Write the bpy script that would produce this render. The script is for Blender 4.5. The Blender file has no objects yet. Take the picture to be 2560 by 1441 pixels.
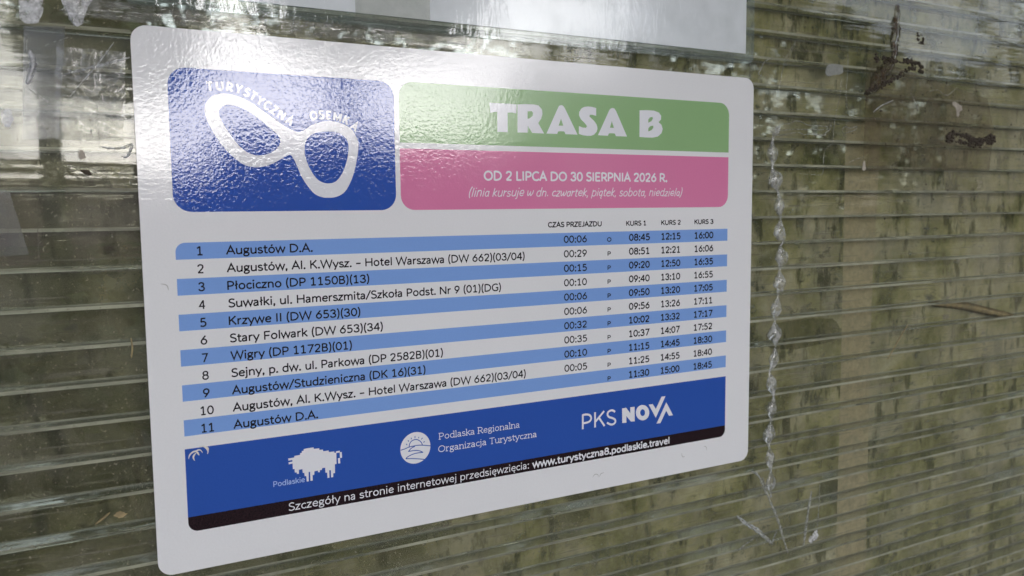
import bpy, math, random
from mathutils import Vector
from mathutils.geometry import tessellate_polygon
random.seed(7)
R = math.radians
S = bpy.context.scene
COL = S.collection

# ------------------------------------------------------------------ camera, sky, sun, exposure
cam_d = bpy.data.cameras.new('camera'); cam = bpy.data.objects.new('camera', cam_d); COL.objects.link(cam); S.camera = cam
# plane of the sign is y = 0, the camera stands on the -y side; x runs along the panel, z is up
cam_d.sensor_width = 36; cam_d.lens = 29.05; cam_d.clip_start = 0.01; cam_d.clip_end = 900
EYE = 1.5                                         # height of the sign's top edge above the ground
from mathutils import Matrix
_r = Vector((0.88249444, -0.4701959, -0.01092623)); _d = Vector((-0.05318728, -0.07668919, -0.99563542)); _f = Vector((0.46730576, 0.87922385, -0.09268622))
cam.matrix_world = Matrix(((_r.x, -_d.x, -_f.x, -0.03241133), (_r.y, -_d.y, -_f.y, -0.47873025), (_r.z, -_d.z, -_f.z, EYE - 0.09840999), (0, 0, 0, 1)))
cam_d.dof.use_dof = True; cam_d.dof.focus_distance = 0.52; cam_d.dof.aperture_fstop = 13
W = bpy.data.worlds.new('World'); S.world = W; W.use_nodes = True
wn = W.node_tree.nodes; bg = wn['Background']; sky = wn.new('ShaderNodeTexSky')
sky.sky_type = 'NISHITA'; sky.sun_disc = False
SUN_EL, SUN_AZ = R(14), R(165)                    # azimuth measured from +y towards +x
sky.sun_elevation = SUN_EL; sky.sun_rotation = SUN_AZ; sky.air_density = 1.0; sky.dust_density = 1.3; sky.ozone_density = 3.0
hs = wn.new('ShaderNodeHueSaturation'); hs.inputs['Saturation'].default_value = .35; mxw = wn.new('ShaderNodeMix'); mxw.data_type = 'RGBA'; mxw.blend_type = 'MULTIPLY'; mxw.inputs[0].default_value = 1; mxw.inputs[7].default_value = (.96, .97, 1.05, 1)   # thin cloud: a paler, greyer sky
W.node_tree.links.new(sky.outputs[0], hs.inputs['Color']); W.node_tree.links.new(hs.outputs[0], mxw.inputs[6]); W.node_tree.links.new(mxw.outputs[2], bg.inputs[0]); bg.inputs[1].default_value = 0.15
sun_d = bpy.data.lights.new('sun', 'SUN'); sun = bpy.data.objects.new('sun', sun_d); COL.objects.link(sun)
sun_d.energy = 0.5; sun_d.angle = R(40); sun_d.color = (1, .97, .93)
_sd = Vector((math.sin(SUN_AZ) * math.cos(SUN_EL), math.cos(SUN_AZ) * math.cos(SUN_EL), math.sin(SUN_EL)))
sun.rotation_euler = _sd.to_track_quat('Z', 'Y').to_euler(); sun.location = (0, 0, 6)
S.view_settings.view_transform = 'Standard'; S.view_settings.look = 'None'; S.view_settings.gamma = 1; S.view_settings.use_curve_mapping = False
S.view_settings.exposure = 1.46
S.render.engine = 'CYCLES'
S.cycles.use_denoising = True
S.cycles.max_bounces = 14; S.cycles.transmission_bounces = 12; S.cycles.transparent_max_bounces = 24; S.cycles.glossy_bounces = 6; S.cycles.diffuse_bounces = 4
S.cycles.sample_clamp_indirect = 8

# ------------------------------------------------------------------ measured shapes, millimetres on the sign's plane (x right, y down from its top left corner)
D = {'A1': [[(249.11, 47.49), (258.52, 29.66), (259.29, 28.79), (260.28, 28.45), (261.28, 28.4), (262.21, 28.84), (263.5, 30.16), (273.52, 47.42), (263.99, 47.39), (263.11, 45.78), (262.23, 45.56), (259.0, 45.63), (258.12, 45.9),
         (257.41, 47.46)],
        [(260.52, 37.21), (262.25, 41.84), (258.61, 41.98)]],
 'A2': [[(290.07, 47.23), (299.59, 29.71), (300.53, 28.8), (301.59, 28.34), (302.72, 28.29), (303.85, 28.64), (305.05, 29.97), (314.5, 47.36), (305.06, 47.41), (304.18, 45.74), (303.36, 45.51), (299.9, 45.58), (299.09, 45.81),
         (298.33, 47.37)],
        [(301.59, 37.28), (303.36, 41.82), (300.03, 41.79)]],
 'A3': [[(341.65, 255.85), (350.58, 240.85), (356.96, 251.5), (353.21, 251.47), (350.54, 247.25), (345.21, 255.98)]],
 'B': [[(325.24, 28.77), (331.98, 28.35), (337.93, 28.44), (342.28, 29.56), (344.31, 31.84), (344.12, 34.49), (341.99, 36.32), (344.69, 38.17), (345.72, 41.05), (344.73, 44.0), (341.39, 46.5), (336.72, 47.44), (330.76, 47.47),
        (325.18, 47.28)],
       [(332.88, 37.06), (332.87, 34.8), (334.32, 33.33), (336.63, 32.86), (336.97, 34.0), (335.66, 35.89)], [(332.92, 43.2), (332.9, 41.1), (334.68, 39.45), (337.33, 38.98), (337.34, 40.56), (335.69, 42.2)]],
 'N': [[(310.61, 240.61), (314.2, 240.55), (317.82, 245.0), (317.81, 240.66), (321.64, 240.73), (321.88, 251.56), (318.44, 251.27), (314.41, 246.74), (314.43, 251.58), (310.75, 251.36)]],
 'O': [[(334.95, 246.76), (334.83, 247.87), (334.49, 248.91), (333.93, 249.83), (333.18, 250.61), (332.26, 251.2), (331.21, 251.6), (330.07, 251.78), (328.88, 251.73), (327.7, 251.47), (326.56, 250.99), (325.52, 250.33),
        (324.6, 249.5), (323.85, 248.53), (323.29, 247.48), (322.95, 246.36), (322.83, 245.23), (322.94, 244.14), (323.28, 243.11), (323.83, 242.19), (324.57, 241.42), (325.48, 240.82), (326.52, 240.42), (327.65, 240.23),
        (328.83, 240.26), (330.01, 240.52), (331.15, 240.98), (332.21, 241.64), (333.13, 242.47), (333.9, 243.43), (334.47, 244.5), (334.82, 245.62)],
       [(331.07, 246.27), (331.03, 246.75), (330.91, 247.21), (330.7, 247.61), (330.43, 247.96), (330.1, 248.23), (329.71, 248.41), (329.3, 248.5), (328.87, 248.49), (328.44, 248.39), (328.02, 248.19), (327.64, 247.91),
        (327.3, 247.56), (327.03, 247.15), (326.82, 246.69), (326.69, 246.21), (326.65, 245.72), (326.69, 245.23), (326.81, 244.78), (327.02, 244.38), (327.29, 244.03), (327.62, 243.77), (328.0, 243.58), (328.41, 243.49),
        (328.85, 243.5), (329.28, 243.6), (329.69, 243.79), (330.08, 244.07), (330.41, 244.42), (330.69, 244.84), (330.9, 245.29), (331.03, 245.78)]],
 'R': [[(227.56, 29.49), (233.12, 29.11), (238.73, 28.93), (243.26, 29.43), (245.8, 31.98), (246.18, 34.89), (245.18, 37.86), (242.87, 40.97), (247.39, 47.55), (238.27, 47.47), (235.1, 42.88), (234.83, 47.39), (227.34, 47.55)],
       [(234.97, 33.7), (238.13, 33.31), (239.13, 34.48), (238.66, 36.44), (236.67, 37.97), (234.92, 38.53)]],
 'S1': [[(288.63, 28.96), (288.62, 34.26), (285.68, 33.64), (283.54, 33.73), (283.11, 34.86), (286.89, 37.62), (289.04, 40.06), (289.77, 42.57), (289.03, 44.88), (286.87, 46.98), (284.42, 47.82), (281.37, 48.02), (277.73, 47.63),
         (274.6, 46.88), (274.62, 41.62), (277.75, 42.51), (280.29, 42.57), (281.15, 41.48), (279.58, 39.68), (276.26, 37.05), (274.77, 34.62), (274.9, 32.11), (276.89, 29.62), (279.01, 28.67), (282.04, 28.22), (285.38, 28.36)]],
 'T': [[(207.34, 29.56), (216.6, 29.47), (226.89, 29.52), (226.49, 35.38), (223.08, 34.96), (220.23, 35.19), (220.06, 47.61), (212.66, 47.68), (212.73, 34.96), (210.3, 35.31), (207.62, 35.76)]],
 'V': [[(334.37, 240.67), (338.01, 240.7), (340.95, 244.69), (346.12, 236.13), (349.78, 236.21), (340.91, 251.39)]],
 'arc1': [(38.03, 29.38), (43.18, 28.82), (48.34, 29.01), (53.23, 29.85), (57.52, 31.38), (60.89, 33.28), (64.59, 35.64), (68.32, 38.01), (72.08, 40.4), (76.0, 43.01), (80.46, 45.87)],
 'arc2': [(94.08, 42.48), (98.63, 41.81), (102.92, 41.96), (108.06, 42.73), (113.24, 44.19), (118.26, 47.71)],
 'bison': [[(72.59, 241.03), (76.11, 240.99), (76.14, 240.07), (79.56, 239.91), (79.59, 238.92), (80.62, 238.82), (80.66, 237.75), (81.79, 237.66), (81.82, 236.74), (84.34, 236.53), (87.6, 236.58), (87.77, 237.54),
            (90.96, 237.58), (91.02, 238.6), (93.17, 238.72), (93.31, 239.76), (96.59, 239.78), (96.68, 240.77), (99.97, 240.87), (100.07, 241.73), (101.22, 241.83), (101.13, 248.74), (100.11, 248.76), (100.02, 254.14),
            (98.99, 254.18), (98.85, 256.47), (97.58, 256.46), (97.54, 252.02), (96.58, 251.94), (96.56, 256.47), (95.37, 256.46), (95.27, 253.19), (94.27, 253.03), (94.17, 249.95), (92.36, 249.91), (92.12, 250.97),
            (90.94, 250.96), (90.83, 252.14), (89.9, 252.07), (89.69, 251.02), (87.69, 251.08), (87.45, 253.2), (86.5, 253.22), (86.44, 256.59), (85.15, 256.5), (85.08, 251.04), (84.22, 250.97), (84.1, 256.63), (82.92, 256.58),
            (82.74, 253.19), (81.8, 253.16), (81.67, 251.12), (80.77, 250.97), (80.6, 248.68), (78.57, 248.73), (78.48, 251.11), (77.34, 251.05), (77.25, 250.15), (76.16, 249.97), (76.06, 247.83), (75.09, 247.8), (75.02, 244.4),
            (72.71, 244.54), (72.75, 243.3), (74.93, 243.27), (74.97, 242.27), (72.67, 242.29)]],
 'btail': [[(101.04, 240.96), (103.34, 240.91), (103.41, 242.03), (101.11, 242.07)], [(103.31, 241.88), (104.54, 241.89), (104.58, 245.42), (103.36, 245.36)],
           [(102.13, 245.43), (103.35, 245.41), (103.43, 248.76), (102.15, 248.64)]],
 'emb': [[(147.67, 245.25), (147.8, 243.99), (148.56, 242.34), (150.01, 241.27), (152.07, 240.97), (153.9, 241.53), (155.52, 242.94), (156.32, 244.24), (156.5, 245.35)],
         [(141.97, 246.36), (144.61, 245.97), (147.47, 245.22), (150.33, 244.95), (153.21, 244.87), (156.5, 245.25), (162.2, 246.52)], [(151.56, 245.22), (149.08, 246.14), (147.41, 247.66), (146.99, 248.03)],
         [(147.0, 247.89), (150.26, 247.89), (153.13, 248.21), (155.18, 248.91), (156.91, 249.96)], [(156.91, 249.96), (153.09, 249.79), (149.8, 250.18), (146.92, 251.12), (145.26, 252.24)],
         [(145.26, 252.34), (150.14, 252.99), (154.24, 253.81), (157.74, 254.65)], [(145.69, 242.9), (146.39, 243.69)], [(146.96, 240.74), (147.55, 241.61)], [(149.03, 239.37), (149.42, 240.4)],
         [(151.75, 238.67), (151.64, 240.03)], [(154.32, 239.62), (154.03, 240.46)], [(156.81, 240.56), (155.86, 241.41)], [(158.31, 243.14), (157.16, 243.47)]],
 'patches': {'algae1': [(475.84, 193.09), (543.54, 194.77), (546.73, 213.85), (474.2, 214.18)],
             'bandtop': [(553.85, 25.91), (598.89, 24.05), (592.82, 168.51), (593.85, 303.92), (595.25, 451.92), (555.65, 442.46), (555.72, 228.47)],
             'beige1': [(673.22, 6.67), (676.42, 4.76), (685.79, 7.6), (687.7, 11.15), (684.44, 12.86), (683.39, 17.58), (680.52, 17.19), (679.31, 11.02)],
             'beige2': [(734.77, 1.98), (738.22, 0.19), (737.83, 7.18), (732.83, 12.23), (728.73, 17.23), (729.98, 9.69)],
             'beige3': [(557.05, 65.92), (559.63, 59.09), (562.07, 65.85), (559.99, 67.63)],
             'darkbit': [(-26.73, 74.98), (-23.1, 75.14), (-20.96, 77.96), (-24.12, 77.18)],
             'film': [(558.87, -26.12), (724.83, -0.7), (736.52, 26.58), (732.11, 65.58), (558.56, 67.84)],
             'frost1': [(-48.24, -9.84), (-39.26, -10.83), (-38.77, -4.16), (-41.3, 2.63), (-48.13, 2.99), (-48.93, -2.17)],
             'frost2': [(-30.55, -11.79), (-14.87, -13.52), (-18.81, -7.19), (-21.48, 0.94), (-25.15, 2.76), (-27.93, -3.33)],
             'glint': [(-59.07, 47.36), (-56.05, 45.77), (-54.61, 50.05), (-56.1, 53.99), (-59.01, 53.61)],
             'greytape': [(-47.57, 5.14), (-29.62, 3.66), (-35.53, 59.15), (-51.4, 60.63)],
             'leafbit': [(-20.13, 257.95), (-17.58, 256.73), (-13.87, 258.56), (-15.74, 259.92), (-18.74, 259.92)],
             'paper': [(511.87, -14.74), (517.8, -17.01), (529.31, -16.91), (531.28, -11.92), (524.84, -9.16), (512.51, -7.7)],
             'pinkscrap': [(-26.65, 64.9), (-24.86, 65.36), (-23.5, 68.87), (-26.61, 69.43)],
             'striplow': [(-67.1, 85.21), (-58.37, 85.97), (-51.61, 117.47), (-69.06, 118.35)],
             'tan': [(530.13, -31.36), (533.42, -34.87), (536.13, -35.56), (538.99, -33.01), (546.25, -31.92), (541.85, -30.63), (534.96, -30.35)],
             'white1': [(469.16, 366.0), (471.44, 364.56), (473.53, 367.63), (472.59, 370.1), (470.05, 369.21)],
             'white2': [(503.7, 376.76), (508.37, 374.19), (513.58, 371.33), (515.34, 375.97), (512.8, 379.77), (506.47, 381.21)]},
 'pks': [[(277.03, 251.35), (277.07, 240.67)], [(277.07, 241.15), (280.17, 241.16), (282.82, 242.05), (284.03, 243.99), (283.38, 245.86), (281.29, 246.88), (277.05, 247.14)], [(287.33, 240.5), (287.31, 251.43)],
         [(295.03, 240.55), (287.77, 247.25)], [(290.47, 244.66), (295.41, 251.44)],
         [(304.49, 242.33), (302.52, 241.09), (300.56, 240.91), (298.41, 241.89), (298.02, 243.82), (299.39, 245.48), (302.13, 246.59), (304.29, 247.93), (304.69, 249.8), (302.92, 251.12), (300.56, 251.01), (297.44, 249.34)]],
 'ribbons': {'chip1': [(-45.93, 16.7), (-44.49, 21.41), (-45.19, 26.3), (-47.72, 33.24)],
             'curl1': [(534.93, 40.55), (532.65, 34.95), (535.99, 31.98), (541.59, 33.2), (549.95, 31.46), (547.25, 34.42), (538.94, 36.62), (534.82, 37.71)],
             'curl2': [(639.52, -2.21), (652.17, -4.45), (660.44, -1.36), (667.01, -0.7), (673.39, -4.14), (679.78, -8.11)],
             'curl3': [(664.89, -8.76), (676.12, -13.54), (687.24, -22.5)],
             'curl4': [(569.41, 18.64), (579.34, 12.85), (593.9, 7.72)],
             'curl5': [(616.25, 0.11), (621.17, 5.8), (627.9, 15.46)],
             'curl6': [(541.3, 61.36), (548.23, 58.83), (559.5, 56.19)],
             'glue': [(456.38, 36.02), (456.88, 39.07), (454.14, 48.39), (455.26, 59.15), (455.07, 68.44), (458.47, 76.16), (460.81, 83.94), (462.46, 89.42), (463.38, 99.62), (464.63, 105.93), (463.84, 116.96), (468.36, 123.41),
                      (465.26, 129.67), (466.6, 139.26), (464.67, 148.74), (465.01, 161.55), (464.1, 164.85), (461.28, 182.35), (460.48, 193.57), (461.91, 206.62), (459.47, 222.62), (455.96, 230.39), (460.79, 248.87),
                      (458.84, 258.47), (458.07, 271.52), (456.19, 284.44), (457.58, 296.21), (459.06, 311.39), (459.39, 324.79), (459.6, 333.2)],
             'hook': [(477.05, -31.9), (465.69, -14.97), (460.89, 5.17), (458.85, 8.34)],
             'hook2': [(452.9, -17.81), (444.67, -13.44), (440.68, -7.15), (438.67, -4.77), (440.78, -2.66), (442.38, -5.02)],
             'leaf_low': [(679.44, 190.74), (722.34, 207.82), (751.39, 221.64), (781.41, 233.99)],
             'leaf_mid': [(667.74, 188.14), (712.21, 192.84), (749.86, 200.11), (799.46, 209.44)],
             'mud1': [(570.3, -26.52), (581.96, -25.96), (593.82, -24.91), (608.81, -25.81), (619.53, -25.32), (627.32, -24.4), (629.19, -18.57)],
             'mud2': [(621.23, -22.48), (609.24, -17.21), (594.5, -10.86), (581.47, -4.71), (567.15, -0.0), (558.71, 3.54)],
             'mud3': [(667.68, 37.87), (672.41, 34.09), (685.71, 33.13), (697.7, 34.83), (704.83, 38.84), (716.94, 37.94), (727.38, 36.02), (736.32, 36.29)],
             'mud3b': [(669.42, 39.37), (682.78, 40.01), (694.7, 41.24), (708.5, 41.91), (724.15, 40.41), (735.65, 39.54)],
             'mud4': [(623.58, -50.76), (623.02, -46.78), (626.26, -44.1), (630.21, -42.95), (630.75, -47.44), (625.89, -50.96)],
             'residue_loop': [(450.11, 37.0), (464.89, 33.04), (472.42, 32.12), (478.72, 29.78), (485.15, 30.25), (493.0, 32.5), (503.51, 32.47), (514.19, 32.81), (518.87, 31.69), (518.29, 34.52), (513.03, 37.98), (511.75, 39.89),
                              (497.15, 39.44), (488.03, 40.03), (482.82, 38.55), (472.64, 39.81), (457.65, 42.11)],
             'residue_loop2': [(451.41, 39.64), (472.55, 36.64), (490.5, 35.99), (512.93, 35.18), (515.53, 32.76)],
             'scratch1': [(529.65, -8.09), (528.2, 7.88), (524.6, 21.16), (522.36, 34.37), (521.4, 45.68), (515.43, 49.13), (512.22, 53.43), (511.2, 62.83), (510.15, 71.29), (498.18, 71.61), (485.09, 71.11)],
             'scratch2': [(536.73, -27.24), (537.0, -13.25), (535.93, 1.82), (536.57, 11.19), (538.24, 18.65)],
             'scratch3': [(479.38, -34.38), (473.36, -24.07), (466.15, -12.84), (463.78, -8.23)],
             'shred1': [(422.84, 341.79), (433.41, 350.4), (445.1, 357.86), (454.06, 365.62), (463.16, 373.49)],
             'shred1b': [(462.16, 373.28), (464.03, 368.38), (466.9, 363.66)],
             'shred2': [(449.92, 314.29), (457.2, 332.58), (464.45, 345.86), (469.74, 357.41), (475.15, 371.38), (480.6, 384.74)],
             'shred3': [(506.61, 335.91), (503.43, 351.53), (500.34, 370.27), (498.61, 381.93)],
             'shred3b': [(516.01, 332.11), (515.94, 346.06), (515.26, 357.61), (514.58, 369.18)],
             'shred4': [(425.28, 370.87), (431.86, 367.8), (442.33, 364.0)],
             'shred5': [(438.23, 307.98), (446.02, 312.91), (453.12, 325.92), (456.17, 330.91)],
             'stain': [(595.23, -72.29), (595.75, -61.77), (593.81, -55.82), (595.57, -50.2), (593.03, -41.29), (594.14, -33.65), (592.29, -25.76)],
             'stain2': [(592.29, -25.76), (582.4, -16.36), (574.02, -8.1), (567.15, -0.0)],
             'straw1': [(-7.21, 163.53), (-6.85, 168.53), (-7.52, 174.01)],
             'straw2': [(-29.16, 261.54), (-25.62, 259.18), (-22.04, 256.47)],
             'straw3': [(622.56, 203.25), (609.82, 217.5), (597.26, 232.1)],
             'wisp1': [(-42.93, 16.46), (-36.67, 12.56), (-27.68, 8.57)],
             'wisp2': [(-29.75, 39.07), (-24.45, 31.82), (-16.72, 22.34), (-11.79, 15.48), (-7.8, 9.64)],
             'wisp3': [(-31.34, 27.31), (-22.25, 24.22), (-11.12, 20.44), (-0.68, 16.64)],
             'wisp4': [(-47.4, 35.16), (-43.29, 38.33), (-39.13, 41.53)],
             'wisp5': [(-16.97, 62.83), (-11.45, 63.71), (-5.79, 63.15), (-1.93, 61.71), (-4.11, 67.44), (-6.51, 68.01)],
             'wisp6': [(-28.5, -9.1), (-27.04, -3.42), (-24.7, 2.71)],
             'wisp7': [(-45.98, 9.97), (-47.16, 15.84), (-45.56, 17.63)]},
 'scuff': [[(18.43, 233.09), (18.48, 231.97), (19.36, 230.34), (20.91, 229.31), (22.31, 229.14), (23.85, 228.61), (24.98, 229.29), (25.74, 230.67)], [(21.38, 234.43), (20.77, 232.57), (21.29, 231.14), (22.5, 230.05)],
           [(22.42, 229.29), (23.19, 230.28), (23.82, 231.77)], [(23.93, 226.73), (25.67, 226.86), (27.05, 227.44), (28.17, 228.87), (28.58, 230.2), (28.22, 231.67)], [(27.3, 227.22), (28.54, 228.42), (28.78, 229.72)]],
 'spec_h1': [(46.42, 38.78), (43.92, 40.15), (42.32, 42.11), (42.49, 45.23), (44.16, 48.93), (47.02, 53.87), (50.52, 58.83), (54.7, 63.18), (59.02, 65.33), (62.8, 65.89), (67.96, 64.81), (71.91, 62.44), (74.29, 59.45),
             (74.6, 56.51), (72.88, 53.64), (68.51, 49.91), (63.56, 45.92), (58.04, 42.01), (53.15, 39.71), (49.47, 38.94)],
 'spec_h2': [(100.23, 51.39), (94.76, 52.24), (90.98, 54.68), (88.84, 58.38), (88.21, 63.03), (89.17, 68.31), (91.35, 73.59), (94.58, 78.23), (97.91, 80.55), (102.01, 81.2), (106.21, 79.82), (109.84, 75.38), (112.48, 69.23),
             (114.09, 62.41), (113.9, 56.99), (111.21, 53.36), (107.1, 51.48), (103.66, 51.13)],
 'spec_outer': [(84.72, 52.25), (78.24, 49.54), (71.9, 45.25), (65.66, 41.02), (59.5, 36.85), (53.38, 34.01), (47.88, 32.93), (43.0, 33.01), (38.7, 34.8), (35.87, 38.06), (34.93, 41.83), (35.52, 46.16), (37.41, 51.07),
                (40.78, 57.23), (44.23, 62.17), (48.95, 67.14), (53.77, 70.89), (58.12, 72.23), (63.19, 72.35), (68.37, 70.97), (73.65, 68.27), (76.98, 66.24), (79.97, 65.32), (81.69, 67.13), (83.71, 71.71), (85.86, 76.98),
                (89.03, 82.28), (92.93, 86.95), (96.95, 88.97), (101.06, 89.45), (105.93, 88.98), (110.91, 86.26), (114.6, 80.79), (117.28, 73.93), (119.3, 65.7), (120.23, 58.17), (118.94, 53.45), (116.24, 49.48), (112.11, 46.93),
                (107.28, 45.58), (101.79, 45.33), (96.3, 46.55), (92.2, 48.36), (88.76, 50.8)]}

# ------------------------------------------------------------------ helpers
def P3(u, v, y=0.0): return (u * .001, y, EYE - v * .001)
class MB:
    def __init__(s): s.v = []; s.f = []
    def poly(s, pts):
        n = len(s.v); s.v += pts; s.f.append(tuple(range(n, n + len(pts))))
    def box(s, x0, x1, y0, y1, z0, z1):
        n = len(s.v)
        s.v += [(x, y, z) for z in (z0, z1) for y in (y0, y1) for x in (x0, x1)]
        s.f += [tuple(n + i for i in q) for q in ((0, 2, 3, 1), (4, 5, 7, 6), (0, 1, 5, 4), (2, 6, 7, 3), (0, 4, 6, 2), (1, 3, 7, 5))]
    def build(s, name, mat, parent=None, smooth=False):
        me = bpy.data.meshes.new(name); me.from_pydata(s.v, [], s.f); me.update()
        if mat: me.materials.append(mat)
        if smooth:
            for p in me.polygons: p.use_smooth = True
        o = bpy.data.objects.new(name, me); COL.objects.link(o)
        if parent:
            o.parent = parent; o.matrix_parent_inverse = world_inv(parent)
        return o
def world_inv(o):                                 # meshes are written in world coordinates, only Empties are moved
    return Matrix.Translation(o.location).inverted() if o.type == 'EMPTY' else Matrix.Identity(4)
def thing(name, label, cat, loc=(0, 0, 0), group=None):
    o = bpy.data.objects.new(name, None); COL.objects.link(o); o.location = loc; o.empty_display_size = .05
    return tag(o, label, cat, group)
def tag(o, label, cat, group=None):
    o['label'] = label; o['category'] = cat
    if group: o['group'] = group
    return o
def spline(p, n=6, closed=False):
    q = []; m = len(p)
    for i in range(m if closed else m - 1):
        a, b_, c, d = (p[(i + k) % m] if closed else p[min(max(i + k, 0), m - 1)] for k in (-1, 0, 1, 2))
        for j in range(n):
            t = j / n
            q.append(tuple(.5 * (2 * b_[k] + (c[k] - a[k]) * t + (2 * a[k] - 5 * b_[k] + 4 * c[k] - d[k]) * t * t + (3 * b_[k] - a[k] - 3 * c[k] + d[k]) * t ** 3) for k in range(len(b_))))
    if not closed: q.append(tuple(p[-1]))
    return q
def ribbon2d(p, w, closed=False):
    """left and right offsets of a polyline; w is a number or one width per point"""
    m = len(p); L = []; Rr = []
    for i in range(m):
        a = p[i - 1] if (i or closed) else None; c = p[(i + 1) % m] if (i < m - 1 or closed) else None
        def nrm(s_, e): 
            dx, dy = e[0] - s_[0], e[1] - s_[1]; l = math.hypot(dx, dy) or 1e-9; return (-dy / l, dx / l)
        n1 = nrm(a, p[i]) if a else None; n2 = nrm(p[i], c) if c else None
        n1 = n1 or n2; n2 = n2 or n1
        bx, by = n1[0] + n2[0], n1[1] + n2[1]; l = math.hypot(bx, by) or 1e-9; bx /= l; by /= l
        k = min(1 / max(bx * n1[0] + by * n1[1], .35), 2.4); h = (w[i] if hasattr(w, '__len__') else w) / 2 * k
        L.append((p[i][0] + bx * h, p[i][1] + by * h)); Rr.append((p[i][0] - bx * h, p[i][1] - by * h))
    return L, Rr
def add_stroke(mb, p, w, y, closed=False):
    L, Rr = ribbon2d(p, w, closed); m = len(p); n = len(mb.v)
    for a, b_ in zip(L, Rr): mb.v += [P3(*a, y), P3(*b_, y)]
    for i in range(m if closed else m - 1):
        j = (i + 1) % m; mb.f.append((n + 2 * i, n + 2 * i + 1, n + 2 * j + 1, n + 2 * j))
def add_poly(mb, loops, y):
    """filled outline; further loops are holes"""
    vs = [Vector((u, v, 0)) for l in loops for u, v in l]; n = len(mb.v)
    mb.v += [P3(p.x, p.y, y) for p in vs]
    for t in tessellate_polygon([[Vector((u, v, 0)) for u, v in l] for l in loops]): mb.f.append(tuple(n + i for i in t))
def slab(mb, loop, y0, y1):
    """an outline with thickness from y0 (front) to y1 (back)"""
    n = len(mb.v); m = len(loop); mb.v += [P3(u, v, y0) for u, v in loop] + [P3(u, v, y1) for u, v in loop]
    for t in tessellate_polygon([[Vector((u, v, 0)) for u, v in loop]]): mb.f += [tuple(n + i for i in t), tuple(n + m + i for i in reversed(t))]
    for i in range(m): j = (i + 1) % m; mb.f.append((n + i, n + m + i, n + m + j, n + j))
def rrect(x0, y0, x1, y1, r):
    r = r if hasattr(r, '__len__') else (r,) * 4       # top left, top right, bottom right, bottom left
    q = []
    for (cx, cy, a0), k in zip(((x0, y0, 180), (x1, y0, 270), (x1, y1, 0), (x0, y1, 90)), r):
        if k <= 0: q.append((cx, cy)); continue
        ox = cx + (k if a0 in (180, 90) else -k); oy = cy + (k if a0 in (180, 270) else -k)
        q += [(ox + k * math.cos(R(a0 + t * 11.25)), oy + k * math.sin(R(a0 + t * 11.25))) for t in range(9)]
    return q

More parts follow.
